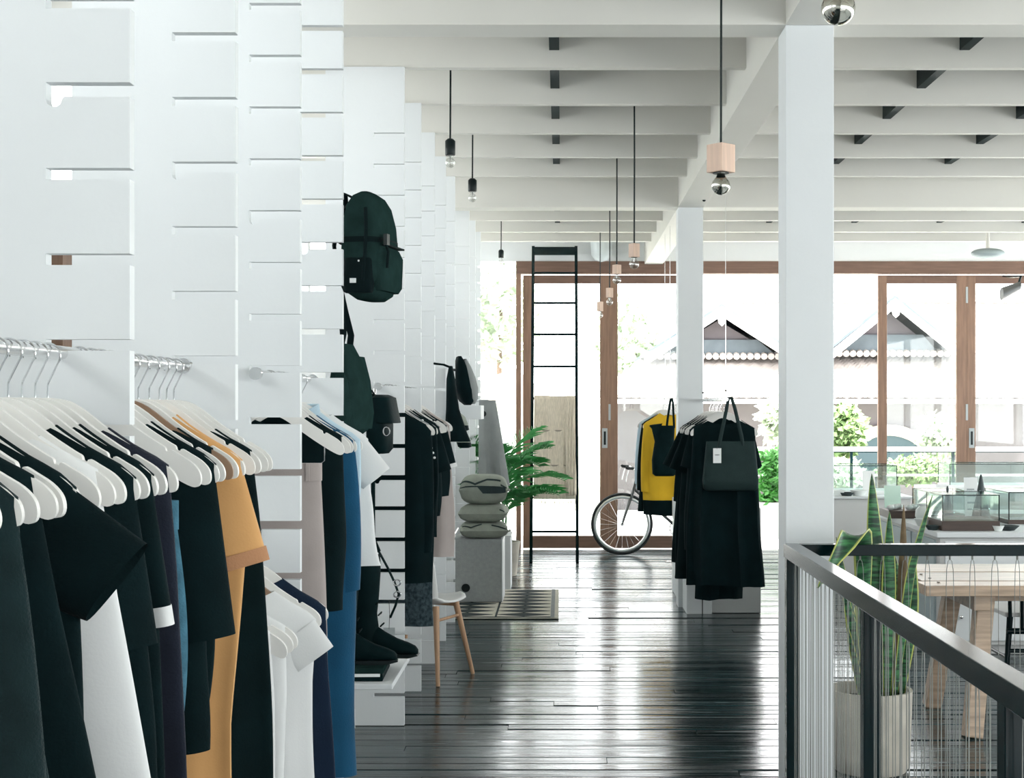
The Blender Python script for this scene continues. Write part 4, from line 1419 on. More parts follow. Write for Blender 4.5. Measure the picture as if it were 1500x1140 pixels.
t = thing('tote_bag', 'black leather tote bag with a white tag at the end of the hung rail', 'bag', (CX + 0.03, 9.66, CZ), 0.02)
MB().loft([sring(0.0, 0, z, hx, hy_, 36, 0.35) for z, hx, hy_ in ((-0.62, 0.165, 0.02), (-0.605, 0.185, 0.04), (-0.55, 0.19, 0.05), (-0.40, 0.175, 0.035), (-0.285, 0.165, 0.014), (-0.285, 0.160, 0.010), (-0.40, 0.165, 0.028))], cap0=True, cap1=True).build('body', TOTEL, t, smooth=True)
for s in (-1, 1):
    MB().tube([(-0.085, 0.014 * s, -0.36), (-0.065, 0.014 * s, -0.25), (-0.03, 0.008 * s, -0.08), (-0.012, 0.004 * s, 0.012), (0.006, 0.004 * s, 0.014), (0.03, 0.008 * s, -0.06), (0.075, 0.014 * s, -0.25), (0.09, 0.014 * s, -0.36)], 0.011, 8, flat=0.6).build('handle', TOTEL, t, smooth=True)
tg = MB().box(-0.125, -0.070, -0.058, -0.056, -0.43, -0.33).build('tag', CARD, t)
MB().tube([(-0.085, -0.03, -0.285), (-0.10, -0.058, -0.335)], 0.0018, 5).build('tag_string', INK, tg)
for k in range(5):
    MB().box(-0.112 + 0.006 * k, -0.108 + 0.006 * k, -0.0588, -0.058, -0.378, -0.372).build('tag_print', INK, tg)

# yellow coat group behind the column
YX, YZ = 0.955, H + 0.05
t = thing('hanging_rail', 'steel rail with the mustard coat behind the far column', 'clothes rail', (YX, 12.42, YZ))
MB().tube([(0, 0, 0), (0, 0.72, 0)], 0.012, 12).build('tube', STEELR, t, smooth=True)
for yy in (0.05, 0.66):
    MB().tube([(0, yy, 0), (0, yy, JB - YZ + 0.3)], 0.0018, 6).build('wire', CHROME, t)
garment('coat', 'mustard yellow coat with a dark hem behind the far column', 'coat', (YX, 12.62, YZ), YELL, 1.02, rz=-0.06, sleeve=(0.60, 7, 0.085, 0.065), hem=0.235, chest=0.22, neck=0.08, seed=91, hemband=(4, BLK), group='coats behind the far column')
garment('jacket', 'dark jacket between the mustard coat and the pale blue shirt', 'jacket', (YX - 0.01, 12.76, YZ), BLK, 1.0, rz=-0.08, sleeve=(0.6, 9, 0.085, 0.06), hem=0.25, seed=92, group='coats behind the far column')
garment('shirt', 'pale blue long shirt hanging behind the mustard coat', 'shirt', (YX - 0.03, 12.9, YZ), LBLUE, 0.80, rz=-0.10, sleeve=(0.55, 9, 0.085, 0.06), hem=0.25, seed=93, group='coats behind the far column')
for k, yv in enumerate((12.62, 12.76, 12.9)):
    hang('w', YX - (0, 0.01, 0.03)[k], yv, YZ, -0.08, 'white hanger under the ' + ['mustard yellow coat', 'dark jacket', 'pale blue long shirt'][k] + ' behind the far column', 'hangers behind the far column')
t = thing('leather_bag', 'black leather bucket bag hanging in front of the mustard coat', 'bag', (0.90, 12.40, YZ), 0.0)
MB().loft([sring(cx, 0, z, hx, hy_, 30, 0.6) for z, cx, hx, hy_ in ((-0.66, 0, 0.08, 0.05), (-0.64, 0, 0.105, 0.07), (-0.52, 0, 0.11, 0.075), (-0.36, 0.0, 0.085, 0.05), (-0.25, -0.01, 0.10, 0.025), (-0.22, -0.02, 0.115, 0.012))]).build('body', LEATH, t, smooth=True)
MB().prism([(-0.13, -0.215), (-0.02, -0.20), (-0.06, -0.33)], -0.045, -0.02).build('folded_corner', LEATH, t)
MB().tube([(0.02, 0, -0.24), (0.03, 0, -0.15), (0.055, 0, 0.01), (0.065, 0, 0.018), (0.075, 0, -0.02), (0.085, 0, -0.24)], 0.010, 8, flat=0.6).build('handle', LEATH, t, smooth=True)

# ------------------------------------------------------------------ cord railing
RYc, RXc, RT = 5.6, 0.91, 1.057
t = thing('cord_railing', 'black steel railing with hanging cords around the stair opening', 'railing', (0, 0, 0))
MB().box(RXc - 0.03, RXc + 0.03, 1.2, RYc + 0.03, RT - 0.055, RT).build('top_rail', BLACKM, t, bev=0.003)
MB().box(RXc + 0.03, 4.6, RYc - 0.03, RYc + 0.03, RT - 0.045, RT).build('top_rail', BLACKM, t, bev=0.003)
MB().box(RXc - 0.025, RXc + 0.025, 1.2, RYc + 0.03, 0.0, 0.03).build('bottom_rail', BLACKM, t)
MB().box(RXc + 0.03, 4.6, RYc - 0.025, RYc + 0.025, 0.0, 0.03).build('bottom_rail', BLACKM, t)
for (x, yv) in ((RXc, RYc), (RXc, 4.18), (RXc, 2.86), (RXc, 1.45), (2.9, RYc), (4.4, RYc)):
    MB().box(x - 0.026, x + 0.026, yv - 0.026, yv + 0.026, 0.03, RT - 0.05).build('post', BLACKM, t, bev=0.002)


def cord_mesh(seed):
    r = random.Random(seed)
    zt = RT - 0.05
    sp = 0.011 + r.uniform(-0.002, 0.004)
    pts = [(-sp - r.uniform(0, 0.004), 0, 0.03), (-sp, 0, zt - 0.12), (-sp * 0.85, 0, zt - 0.05), (-sp * 0.5, 0, zt - 0.018), (0, 0, zt - 0.010), (sp * 0.5, 0, zt - 0.018), (sp * 0.85, 0, zt - 0.05), (sp, 0, zt - 0.12), (sp + r.uniform(0, 0.004), 0, 0.03)]
    b = MB()
    b.tube(pts, 0.0014, 5)
    b.tube([(0, 0, zt - 0.012), (0, 0, zt + 0.004)], 0.004, 6)
    return b


cords = [cord_mesh(k).build('cord_loop', CORD, t) for k in range(4)]
cpos = []
yv = RYc - 0.075
while yv > 1.3:
    if min(abs(yv - q) for q in (4.18, 2.86, 1.45)) > 0.035:
        cpos.append((RXc, yv, PI / 2))
    yv -= 0.078
xv = RXc + 0.09
while xv < 4.5:
    cpos.append((xv, RYc, 0.0))
    xv += 0.0885
for k, (x, yv, rz) in enumerate(cpos):
    if k < 4:
        o = cords[k]
    else:
        o = cords[k % 4].copy()
        COL.objects.link(o)
    o.location = (x, yv, 0)
    o.rotation_euler = (0, 0, rz)

# ------------------------------------------------------------------ snake plant
LEAFS = bpy.data.materials.new('snake_leaf')
LEAFS.use_nodes = True
nt = LEAFS.node_tree
bs = nt.nodes['Principled BSDF']
bs.inputs['Roughness'].default_value = 0.42
at = nt.nodes.new('ShaderNodeAttribute')
at.attribute_name = 'margin'
tc = nt.nodes.new('ShaderNodeTexCoord')
mp = nt.nodes.new('ShaderNodeMapping')
mp.inputs['Scale'].default_value = (4, 4, 26)
nt.links.new(tc.outputs['Object'], mp.inputs[0])
nz_ = nt.nodes.new('ShaderNodeTexNoise')
nz_.inputs['Scale'].default_value = 3
nz_.inputs['Detail'].default_value = 4
nt.links.new(mp.outputs[0], nz_.inputs['Vector'])
rp = nt.nodes.new('ShaderNodeValToRGB')
rp.color_ramp.elements[0].color = (*rgb(18, 52, 36), 1)
rp.color_ramp.elements[1].color = (*rgb(62, 122, 74), 1)
rp.color_ramp.elements[0].position = 0.4
rp.color_ramp.elements[1].position = 0.62
nt.links.new(nz_.outputs['Fac'], rp.inputs[0])
mx = nt.nodes.new('ShaderNodeMix')
mx.data_type = 'RGBA'
mx.inputs[7].default_value = (*rgb(176, 182, 96), 1)
nt.links.new(rp.outputs[0], mx.inputs[6])
nt.links.new(at.outputs['Fac'], mx.inputs[0])
nt.links.new(mx.outputs[2], bs.inputs['Base Color'])
DRYL = mat('dry_leaf', rgb(124, 104, 78), 0.8, var=0.35, scale=20)
t = thing('snake_plant', 'snake plant with yellow-edged leaves in a concrete pot behind the railing', 'plant', (1.362, 6.27, 0))
PC = Vector((1.362, 6.27, 0))
MB().lathe([(0.0, 0.0), (0.155, 0.0), (0.172, 0.03), (0.183, 0.345), (0.183, 0.355), (0.168, 0.355), (0.165, 0.30), (0.0, 0.30)], 36).build('pot', CONC, t, smooth=True)
MB().lathe([(0.166, 0.302), (0.08, 0.312), (0.001, 0.31)], 24).build('soil', SOIL, t, smooth=True)


def blade(pts, w, seed, m=None, face=0.0):
    """leaf along pts (local), max half width w; face = azimuth of the leaf's flat side"""
    pts = [Vector(p) for p in pts]
    # resample
    res = []
    K = 16
    for i in range(K + 1):
        q = i / K * (len(pts) - 1)
        i0 = min(len(pts) - 2, int(q))
        f = q - i0
        p0, p1 = pts[max(0, i0 - 1)], pts[i0]
        p2, p3 = pts[i0 + 1], pts[min(len(pts) - 1, i0 + 2)]
        res.append(0.5 * ((2 * p1) + (-p0 + p2) * f + (2 * p0 - 5 * p1 + 4 * p2 - p3) * f * f + (-p0 + 3 * p1 - 3 * p2 + p3) * f ** 3))
    vs_, fs, mg = [], [], []
    side0 = Vector((math.cos(face), math.sin(face), 0))
    cols = [-1, -0.88, -0.80, -0.4, 0, 0.4, 0.80, 0.88, 1]
    for i, p in enumerate(res):
        q = i / K
        tdir = (res[min(K, i + 1)] - res[max(0, i - 1)]).normalized()
        s = side0 - tdir * side0.dot(tdir)
        s.normalize()
        nn = tdir.cross(s)
        ww = 1.2 * w * min(1.0, (0.45 + 1.4 * q)) * (1 - max(0, (q - 0.55) / 0.45) ** 1.6) + 0.001
        for c in cols:
            vs_.append(p + s * (c * ww) + nn * (0.35 * ww * c * c))
            mg.append(1.0 if abs(c) > 0.85 else 0.0)
    nc = len(cols)
    for i in range(K):
        for j in range(nc - 1):
            a = i * nc + j
            fs.append((a, a + 1, a + nc + 1, a + nc))
    o = MB().add(vs_, fs).build('leaf', m or LEAFS, t, smooth=True)
    atr = o.data.attributes.new('margin', 'FLOAT', 'POINT')
    atr.data.foreach_set('value', mg)
    md = o.modifiers.new('solid', 'SOLIDIFY')
    md.thickness = 0.004
    return o


def leaf_px(pp, w, seed, m=None, face=0.0):
    """pp: (px, py, Y)"""
    blade([P(*q) - PC for q in pp], w, seed, m, face)


leaf_px([(1291, 1022, 6.27), (1290, 900, 6.26), (1282, 790, 6.25), (1277, 694, 6.24)], 0.033, 1)
leaf_px([(1300, 1022, 6.25), (1302, 930, 6.22), (1303, 830, 6.2), (1303, 750, 6.18)], 0.026, 2)
leaf_px([(1310, 1022, 6.30), (1320, 920, 6.32), (1323, 830, 6.33), (1324, 740, 6.34)], 0.018, 3, DRYL)
leaf_px([(1312, 1022, 6.24), (1325, 920, 6.22), (1338, 830, 6.2), (1366, 726, 6.18)], 0.020, 4, None, 0.4)
leaf_px([(1275, 1022, 6.22), (1266, 920, 6.0), (1266, 800, 5.72), (1248, 786, 5.54), (1225, 815, 5.45), (1198, 862, 5.42)], 0.036, 5, None, 0.5)
leaf_px([(1262, 1022, 6.30), (1254, 960, 6.32), (1246, 900, 6.34), (1225, 787, 6.36)], 0.022, 6)
leaf_px([(1284, 1022, 6.20), (1276, 950, 6.15), (1268, 880, 6.12), (1263, 810, 6.1)], 0.030, 7, None, 0.8)
leaf_px([(1306, 1022, 6.34), (1315, 950, 6.38), (1316, 880, 6.4), (1310, 812, 6.4)], 0.034, 8)
leaf_px([(1318, 1022, 6.30), (1328, 940, 6.28), (1334, 870, 6.26), (1336, 800, 6.25)], 0.030, 9, None, -0.5)
leaf_px([(1270, 1022, 6.18), (1262, 960, 6.12), (1245, 900, 6.1), (1236, 850, 6.08)], 0.018, 10, None, 0.3)
leaf_px([(1296, 1022, 6.36), (1297, 950, 6.42), (1290, 880, 6.45), (1284, 790, 6.46)], 0.030, 11)

# ------------------------------------------------------------------ wooden table and chair
t = thing('wooden_table', 'rustic plank table on splayed legs behind the railing', 'table', (0, 0, 0))
TZ = 0.745
ty0, ty1, tx0_, tx1_ = 6.76, 7.70, 1.735, 4.2
for k in range(5):
    ya = ty0 + (ty1 - ty0) * k / 5
    MB().box(tx0_ + (0.03 if k % 2 else 0.0), tx1_, ya + 0.002, ya + (ty1 - ty0) / 5 - 0.002, TZ - 0.05, TZ + 0.002 * (k % 2)).build('plank', TABLEW, t, bev=0.003)
MB().box(tx0_ + 0.25, tx0_ + 0.33, ty0 + 0.08, ty1 - 0.08, TZ - 0.13, TZ - 0.05).build('crossbar', TABLEW, t, bev=0.003)
MB().box(tx1_ - 0.33, tx1_ - 0.25, ty0 + 0.08, ty1 - 0.08, TZ - 0.13, TZ - 0.05).build('crossbar', TABLEW, t, bev=0.003)
MB().box(tx0_ + 0.29, tx1_ - 0.29, 7.18, 7.26, TZ - 0.13, TZ - 0.05).build('apron', TABLEW, t, bev=0.003)
for (xt, yt, xb_, yb_) in ((2.07, 6.95, 1.985, 6.87), (2.07, 7.48, 1.975, 7.58), (3.86, 6.95, 3.95, 6.87), (3.86, 7.48, 3.95, 7.58)):
    MB().bar((xt, yt, TZ - 0.05), (xb_, yb_, 0.0), 0.085, 0.085, up=(0, 1, 0)).build('leg', TABLEW, t, bev=0.006)
for k, (xo, yo) in enumerate(((0.04, 0.12), (0.04, 0.28), (0.04, 0.45), (0.04, 0.62))):
    MB().tube([(tx0_ + 0.09, ty0 + yo, TZ + 0.0015), (tx0_ + 0.09, ty0 + yo, TZ + 0.0045)], 0.008, 10).build('bolt', DARKW, t)
t = thing('spindle_chair', 'black spindle-back chair tucked behind the plank table', 'chair', (2.68, 8.1, 0), 0.0)
MB().box(-0.22, 0.22, -0.22, 0.22, 0.43, 0.455).build('seat', COUNT, t, bev=0.006)
for sx in (-1, 1):
    for sy in (-1, 1):
        MB().tube([(0.18 * sx, 0.18 * sy, 0.43), (0.22 * sx, 0.22 * sy, 0.0)], [0.018, 0.013], 10).build('leg', BLACKM, t, smooth=True)
    MB().tube([(0.20 * sx, -0.2, 0.2), (0.20 * sx, 0.2, 0.2)], 0.010, 8).build('stretcher', BLACKM, t, smooth=True)
MB().tube([(-0.20, -0.2, 0.24), (0.20, -0.2, 0.24)], 0.012, 8).build('stretcher', BLACKM, t, smooth=True)
for k in range(7):
    x = -0.195 + 0.065 * k
    MB().tube([(x, -0.235, 0.36), (x * 1.05, -0.245, 0.66)], 0.011, 8).build('spindle', BLACKM, t, smooth=True)
MB().tube([(-0.215, -0.235, 0.355), (0.215, -0.235, 0.355)], 0.017, 8).build('back_rail', BLACKM, t, smooth=True)
MB().tube([(-0.23, -0.22, 0.655), (0, -0.25, 0.675), (0.23, -0.22, 0.655)], 0.018, 8).build('top_rail', BLACKM, t, smooth=True)

# ------------------------------------------------------------------ counters
t = thing('counter', 'white display counter with glass boxes beyond the plank table', 'counter', (0, 0, 0))
MB().box(2.44, 6.2, 9.16, 11.1, 0.06, 0.755).build('carcass', COUNT, t, bev=0.003)
MB().box(2.41, 6.23, 9.12, 11.13, 0.755, 0.79).build('worktop', WHITE, t, bev=0.004)
MB().box(2.50, 6.2, 9.20, 11.05, 0.0, 0.06).build('toe_kick', COUNT, t)
for k in range(6):
    xa = 2.47 + k * 0.62
    for (za, zb2) in ((0.09, 0.40), (0.42, 0.73)):
        d = MB().box(xa, xa + 0.60, 9.142, 9.16, za, zb2).build('drawer', WHITE, t, bev=0.003)
        MB().sphere((xa + 0.10, 9.13, (za + zb2) / 2), 0.014, n=10, m=8).build('knob', CHROME, d, smooth=True)
for k in range(3):
    ya = 9.25 + k * 0.62
    d = MB().box(2.425, 2.44, ya, ya + 0.58, 0.09, 0.73).build('side_door', mat('door_side_shade', rgb(168, 182, 186), 0.6), t, bev=0.003)  # shade on the counter's side is put into this darker grey-blue
    MB().tube([(2.42, ya + 0.08, 0.36), (2.42, ya + 0.08, 0.43)], 0.010, 8).build('pull', BLACKS, d)
t = thing('counter', 'grey fronted counter standing behind the snake plant and near column', 'counter', (0, 0, 0))
MB().box(2.10, 3.10, 12.6, 13.4, 0.0, 0.78).build('carcass', COUNT, t, bev=0.003)
MB().box(2.08, 3.12, 12.57, 13.43, 0.78, 0.80).build('worktop', WHITE, t, bev=0.003)
t = thing('counter', 'low pale counter by the far doors behind the glass boxes', 'counter', (0, 0, 0))
MB().box(3.35, 5.2, 12.6, 13.4, 0.0, 0.83).build('carcass', COUNT, t, bev=0.003)
MB().box(3.33, 5.22, 12.57, 13.43, 0.83, 0.86).build('worktop', WHITE, t, bev=0.003)


def vitrine(label, x0, x1, y0, y1, z0, hgt, base=0.03, lid=False, m=DARKW):
    t = thing('glass_box', label, 'display box', ((x0 + x1) / 2, (y0 + y1) / 2, z0))
    hx, hy_ = (x1 - x0) / 2, (y1 - y0) / 2
    MB().box(-hx - 0.005, hx + 0.005, -hy_ - 0.005, hy_ + 0.005, 0.0, base).build('base', m, t, bev=0.002)
    for sx in (-1, 1):
        for sy in (-1, 1):
            MB().box(hx * sx - 0.003, hx * sx + 0.003, hy_ * sy - 0.003, hy_ * sy + 0.003, base, hgt).build('edge_bar', BLACKM, t)
    for sy in (-1, 1):
        MB().box(-hx, hx, hy_ * sy - 0.003, hy_ * sy + 0.003, hgt - 0.006, hgt).build('edge_bar', BLACKM, t)
        MB().box(-hx + 0.003, hx - 0.003, hy_ * sy - 0.0012, hy_ * sy + 0.0012, base, hgt - 0.006).build('pane', VGLASS, t)
    for sx in (-1, 1):
        MB().box(hx * sx - 0.003, hx * sx + 0.003, -hy_, hy_, hgt - 0.006, hgt).build('edge_bar', BLACKM, t)
        MB().box(hx * sx - 0.0012, hx * sx + 0.0012, -hy_ + 0.003, hy_ - 0.003, base, hgt - 0.006).build('pane', VGLASS, t)
    MB().box(-hx, hx, -hy_, hy_, hgt, hgt + 0.003).build('top_pane', VGLASS, t)
    return t


ZC = 0.79
vitrine('glass jewellery box on a dark wooden base at the counter front', P(1376, 0, 9.3).x, P(1458, 0, 9.3).x, 9.22, 9.62, ZC, 0.235, 0.065)
vitrine('glass jewellery box on the counter, nearest the picture edge', P(1468, 0, 9.9).x, P(1560, 0, 9.9).x, 9.75, 10.3, ZC, 0.22, 0.03)
vitrine('low glass box with pale lid farther back on the counter', P(1352, 0, 10.3).x, P(1412, 0, 10.3).x, 10.15, 10.6, ZC, 0.20, 0.03)
vitrine('wide glass box on the grey counter by the near column', 2.45, 3.05, 12.92, 13.35, 0.80, 0.26, 0.03, m=CARD)
vitrine('glass box on the low pale counter by the far doors', 3.5, 4.3, 12.8, 13.2, 0.86, 0.22, 0.03, m=CARD)


def cone_stand(label, px, py, Y, hgt, m, z0=ZC):
    p = P(px, py, Y)
    t = thing('jewellery_cone', label, 'jewellery stand', (p.x, Y, z0))
    MB().lathe([(0.0, 0.0), (hgt * 0.22, 0.0), (hgt * 0.20, 0.02), (hgt * 0.10, hgt * 0.55), (hgt * 0.02, hgt), (0.0, hgt)], 16).build('cone', m, t, smooth=True)
    MB().tube([(hgt * 0.17 * math.cos(a), hgt * 0.17 * math.sin(a), hgt * 0.3) for a in [2 * PI * k / 20 for k in range(20)]], 0.004, 5, closed=True).build('necklace', CHROME, t, smooth=True)


cone_stand('dark jewellery cone behind the glass box, shorter one', 1388, 760, 9.75, 0.26, STONE)
cone_stand('dark jewellery cone beside the standing grey card, taller one', 1437, 765, 9.78, 0.34, STONE)
cone_stand('small dark cone beside the striped card on the counter', 1388, 720, 10.85, 0.20, STONE)


def card(label, px0, px1, py0, py1, Y, m, z0, marks=0, lean=0.12):
    p0, p1 = P(px0, py1, Y), P(px1, py0, Y)
    hgt = max(0.05, p1.z - z0)
    w = p1.x - p0.x
    t = thing('standing_card', label, 'card', ((p0.x + p1.x) / 2, Y, z0), 0.0)
    o = MB().add([(-w / 2, -0.002, 0), (w / 2, -0.002, 0), (w / 2, lean * hgt - 0.002, hgt), (-w / 2, lean * hgt - 0.002, hgt), (-w / 2, 0.002, 0), (w / 2, 0.002, 0), (w / 2, lean * hgt + 0.002, hgt), (-w / 2, lean * hgt + 0.002, hgt)],
                 [(0, 1, 2, 3), (7, 6, 5, 4), (0, 4, 5, 1), (1, 5, 6, 2), (2, 6, 7, 3), (3, 7, 4, 0)]).build('sheet', m, t)
    MB().prism([(0.0, 0.0), (0.08, 0.0), (lean * hgt * 0.7, hgt * 0.7)], -0.003, 0.003, axis='x').build('strut', m, t)
    for k in range(marks):
        zz = hgt * (0.2 + 0.6 * (k + 0.5) / marks)
        MB().box(-w * 0.32, w * (0.32 - 0.1 * (k % 2)), lean * zz - 0.0045, lean * zz - 0.0025, zz - 0.006, zz + 0.006).build('print', GCARD, o)


card('pale mint card standing at the counter corner', 1296, 1320, 712, 748, 10.95, mat('mint_card', rgb(214, 240, 226), 0.7), ZC)
card('grey printed card standing behind the glass jewellery box', 1414, 1434, 700, 740, 10.0, CARD, ZC, 4)
card('small striped card standing by the far glass boxes', 1372, 1388, 710, 728, 11.0, CARD, ZC, 3)
card('white card standing on the grey counter', 1264, 1282, 690, 722, 12.76, CARD, 0.80, 0)


def dish(label, px, Y, z0, r, m, hgt=0.03):
    t = thing('dish', label, 'dish', (P(px, 0, Y).x, Y, z0))
    MB().lathe([(0.0, 0.0), (r * 0.6, 0.0), (r, hgt), (r * 0.95, hgt), (r * 0.55, 0.008), (0.0, 0.008)], 20).build('bowl', m, t, smooth=True)
    MB().tube([(r * 0.35 * math.cos(a), r * 0.35 * math.sin(a), 0.012) for a in [2 * PI * k / 16 for k in range(16)]], 0.004, 5, closed=True).build('bangle', CHROME, t, smooth=True)


dish('white dish on the counter in front of the low glass box', 1352, 9.6, ZC, 0.06, PEBB, 0.05)
dish('dark dish on the counter beside the dark wooden base', 1366, 9.3, ZC, 0.05, STONE)
dish('dark oval dish right of the glass jewellery box', 1475, 9.28, ZC, 0.08, STONE)
dish('small white dish at the counter edge near the dark oval dish', 1462, 9.22, ZC, 0.04, PEBB, 0.035)
dish('dark dish on the grey counter edge', 1240, 12.68, 0.80, 0.07, STONE)
dish('white bowl on the grey counter edge', 1258, 12.70, 0.80, 0.08, PEBB, 0.05)
dish('white bowl at the column end of the grey counter', 1228, 12.70, 0.80, 0.06, PEBB, 0.05)
t = thing('wooden_tray', 'dark wooden tray with white pebbles behind the mint card', 'tray', (P(1335, 0, 10.4).x - 0.04, 10.4, ZC))
MB().box(-0.16, 0.10, -0.16, 0.16, 0.0, 0.055).build('tray', DARKW, t, bev=0.003)
for k in range(6):
    MB().sphere((-0.13 + 0.045 * k, -0.08 + 0.06 * (k % 3), 0.075), 0.028, 0.024, 0.02, n=10, m=8).build('pebble', PEBB, t, smooth=True)
t = thing('vase', 'white round vase on the counter beside the thin leaf', 'vase', (P(1352, 0, 9.95).x, 9.95, ZC))
MB().lathe([(0.0, 0.0), (0.035, 0.0), (0.055, 0.04), (0.05, 0.085), (0.025, 0.11), (0.03, 0.125), (0.024, 0.125), (0.02, 0.11), (0.0, 0.1)], 20).build('body', PEBB, t, smooth=True)
MB().tube([(0.03 * math.cos(a), 0.03 * math.sin(a), 0.125) for a in [2 * PI * k / 18 for k in range(18)]], 0.003, 5, closed=True).build('lip', PEBB, t, smooth=True)

# ------------------------------------------------------------------ pendants
def pendant(label, px, Y, py_top, py_bot, kind, bulb, ztop=CEIL, size=None):
    """py_top / py_bot: top and bottom of the holder"""
    pt = P(px, py_top, Y)
    pb = P(px, py_bot, Y)
    t = thing('pendant_lamp', label, 'lamp', (pt.x, Y, pt.z), rnd.uniform(0.5, 0.75), 'pendant lamps')
    hgt = pt.z - pb.z
    MB().tube([(0, 0, 0), (0.002, 0, (ztop - pt.z) * 0.5), (0, 0, ztop - pt.z)], 0.0036 if Y < 6 else 0.005, 8).build('cord', BLACKS, t)
    if kind == 'block':
        w = size / 2
        MB().box(-w, w, -w, w, -hgt, 0.0).build('wooden_block', BLOCKW, t, bev=0.002)
        MB().tube([(0, 0, -hgt - 0.003), (0, 0, -hgt)], w * 0.8, 16).build('socket', BLACKS, t)
    else:
        w = size / 2
        MB().lathe([(0.0, 0.004), (w * 0.55, 0.002), (w, -0.01), (w, -hgt + 0.004), (w * 0.9, -hgt), (0.0, -hgt)], 18).build('socket', BLACKS, t, smooth=True)
    r, m = bulb
    MB().lathe([(r * 0.42, -hgt), (r * 0.42, -hgt - r * 0.25), (r * 0.55, -hgt - r * 0.5), (r * 0.9, -hgt - r * 0.95), (r, -hgt - r * 1.35), (r * 0.92, -hgt - r * 1.75), (r * 0.6, -hgt - r * 2.15), (r * 0.2, -hgt - r * 2.32), (0.001, -hgt - r * 2.34)], 24).build('bulb', m, t, smooth=True)
    MB().tube([(0, 0, -hgt), (0, 0, -hgt - r * 0.9)], r * 0.12, 8).build('filament_stem', CHROME, t)
    MB().tube([(r * 0.3 * math.cos(a), r * 0.3 * math.sin(a), -hgt - r * 1.2) for a in [2 * PI * k / 10 for k in range(10)]], r * 0.03, 5, closed=True).build('filament', CHROME, t)


# near mirrored globe: only the globe hangs into the picture
t = thing('pendant_lamp', 'large mirrored globe pendant above the near column', 'lamp', P(1228, 12, 3.95), 0, 'pendant lamps')
MB().sphere((0, 0, 0), 0.0475, n=32, m=20).build('bulb', MIRROR, t, smooth=True)
MB().lathe([(0.022, 0.040), (0.022, 0.10), (0.0, 0.11)], 16).build('socket', BLACKS, t, smooth=True)
MB().tube([(0, 0, 0.1), (0, 0, CEIL - t.location.z)], 0.0036, 8).build('cord', BLACKS, t)
pendant('pendant with a large wooden block and silvered bulb, nearest in the aisle', 1056, 4.46, 212, 253, 'block', (0.030, MIRROR), size=0.064)
pendant('pendant with wooden block second along the aisle', 929, 8.4, 357, 377, 'block', (0.030, CLEARB), size=0.048)
pendant('pendant with wooden block third along the aisle', 903.5, 9.95, 388, 402, 'block', (0.030, CLEARB), size=0.046)
pendant('pendant with wooden block fourth along the aisle', 893, 12.4, 422, 436, 'block', (0.030, CLEARB), size=0.046)
pendant('pendant with wooden block farthest along the aisle', 879, 14.2, 442, 456, 'block', (0.030, CLEARB), size=0.046)
pendant('black socket pendant nearest beside the slotted panels', 659.5, 7.5, 204, 228, 'black', (0.028, CLEARB), size=0.054)
pendant('black socket pendant second beside the slotted panels', 692, 9.15, 262, 281, 'black', (0.029, CLEARB), size=0.056)
pendant('black socket pendant farthest beside the slotted panels', 734, 13.3, 366, 378, 'black', (0.026, CLEARB), size=0.05)
# S-hook on the main beam
t = thing('ceiling_hook', 'small black hook chain under the main beam at the far column', 'hook', P(1031, 283, 10.9))
MB().tube([(0, 0, 0.10), (0, 0, 0.02), (0.02, 0, 0.0), (0.015, 0, -0.03), (-0.012, 0, -0.02)], 0.004, 6).build('hook', BLACKS, t, smooth=True)
MB().sphere((0.002, 0, -0.052), 0.014, n=10, m=8).build('ball', BLACKS, t, smooth=True)
# spot lamp by the far doors, wall lamp over them, ceiling speaker
t = thing('spot_lamp', 'grey spot lamp on an arm inside the far doors by the counters', 'lamp', P(1482, 424, 15.2))
MB().loft([[Vector((-0.11 + 0.20 * q, 0.06 * math.cos(a) * (0.75 + 0.4 * (1 - q)), -0.05 + 0.09 * q + 0.06 * math.sin(a) * (0.75 + 0.4 * (1 - q)))) for a in [2 * PI * j / 18 for j in range(18)]] for q in (0, 0.15, 0.6, 1.0)]).build('head', BIKEF, t, smooth=True)
MB().tube([(0.06, 0, 0.03), (0.10, 0, 0.14), (0.10, 0.3, 0.16), (0.10, 0.62, 0.20)], 0.012, 8).build('arm', BLACKM, t, smooth=True)
t = thing('wall_lamp', 'round pale glass wall lamp over the far timber door', 'lamp', P(881, 366, 15.75))
MB().lathe([(0.0, 0.14), (0.12, 0.12), (0.125, 0.10), (0.11, -0.06), (0.07, -0.12), (0.0, -0.135)], 24).build('shade', mat('lamp_glass', rgb(214, 222, 224), 0.3), t, smooth=True)
MB().tube([(-0.12, 0, 0.135), (0.12, 0, 0.135)], 0.006, 8).build('rim_bar', BLACKM, t)
MB().tube([(0, 0.0, 0.12), (0, 0.12, 0.12)], 0.02, 8).build('bracket', BLACKM, t)
t = thing('ceiling_speaker', 'blue-grey oval ceiling fitting near the far doors', 'speaker', P(1447, 371, 14.3))
MB().sphere((0, 0, 0), 0.17, 0.12, 0.05).build('housing', mat('speaker_grey', rgb(150, 162, 164), 0.6), t, smooth=True)
MB().tube([(0, 0, 0.03), (0, 0, CEIL - t.location.z)], 0.02, 8).build('stem', CEILW, t)
for k, (px, py) in enumerate(((714, 384), (738, 391))):
    t = thing('outdoor_lamp', ['shallow grey lantern hanging outside the frameless window', 'flat grey lantern outside beside the timber jamb'][k], 'lamp', P(px, py, 16.6))
    MB().lathe([(0.0, 0.02), (0.10, 0.015), (0.105, 0.0), (0.08, -0.05 if k == 0 else -0.01), (0.0, -0.08 if k == 0 else -0.012)], 20).build('shade', mat('lantern_grey', rgb(170, 180, 180), 0.6), t, smooth=True)
    MB().tube([(0, 0, 0.01), (0, 0, 3.7 - t.location.z)], 0.006, 6).build('rod', BLACKM, t)

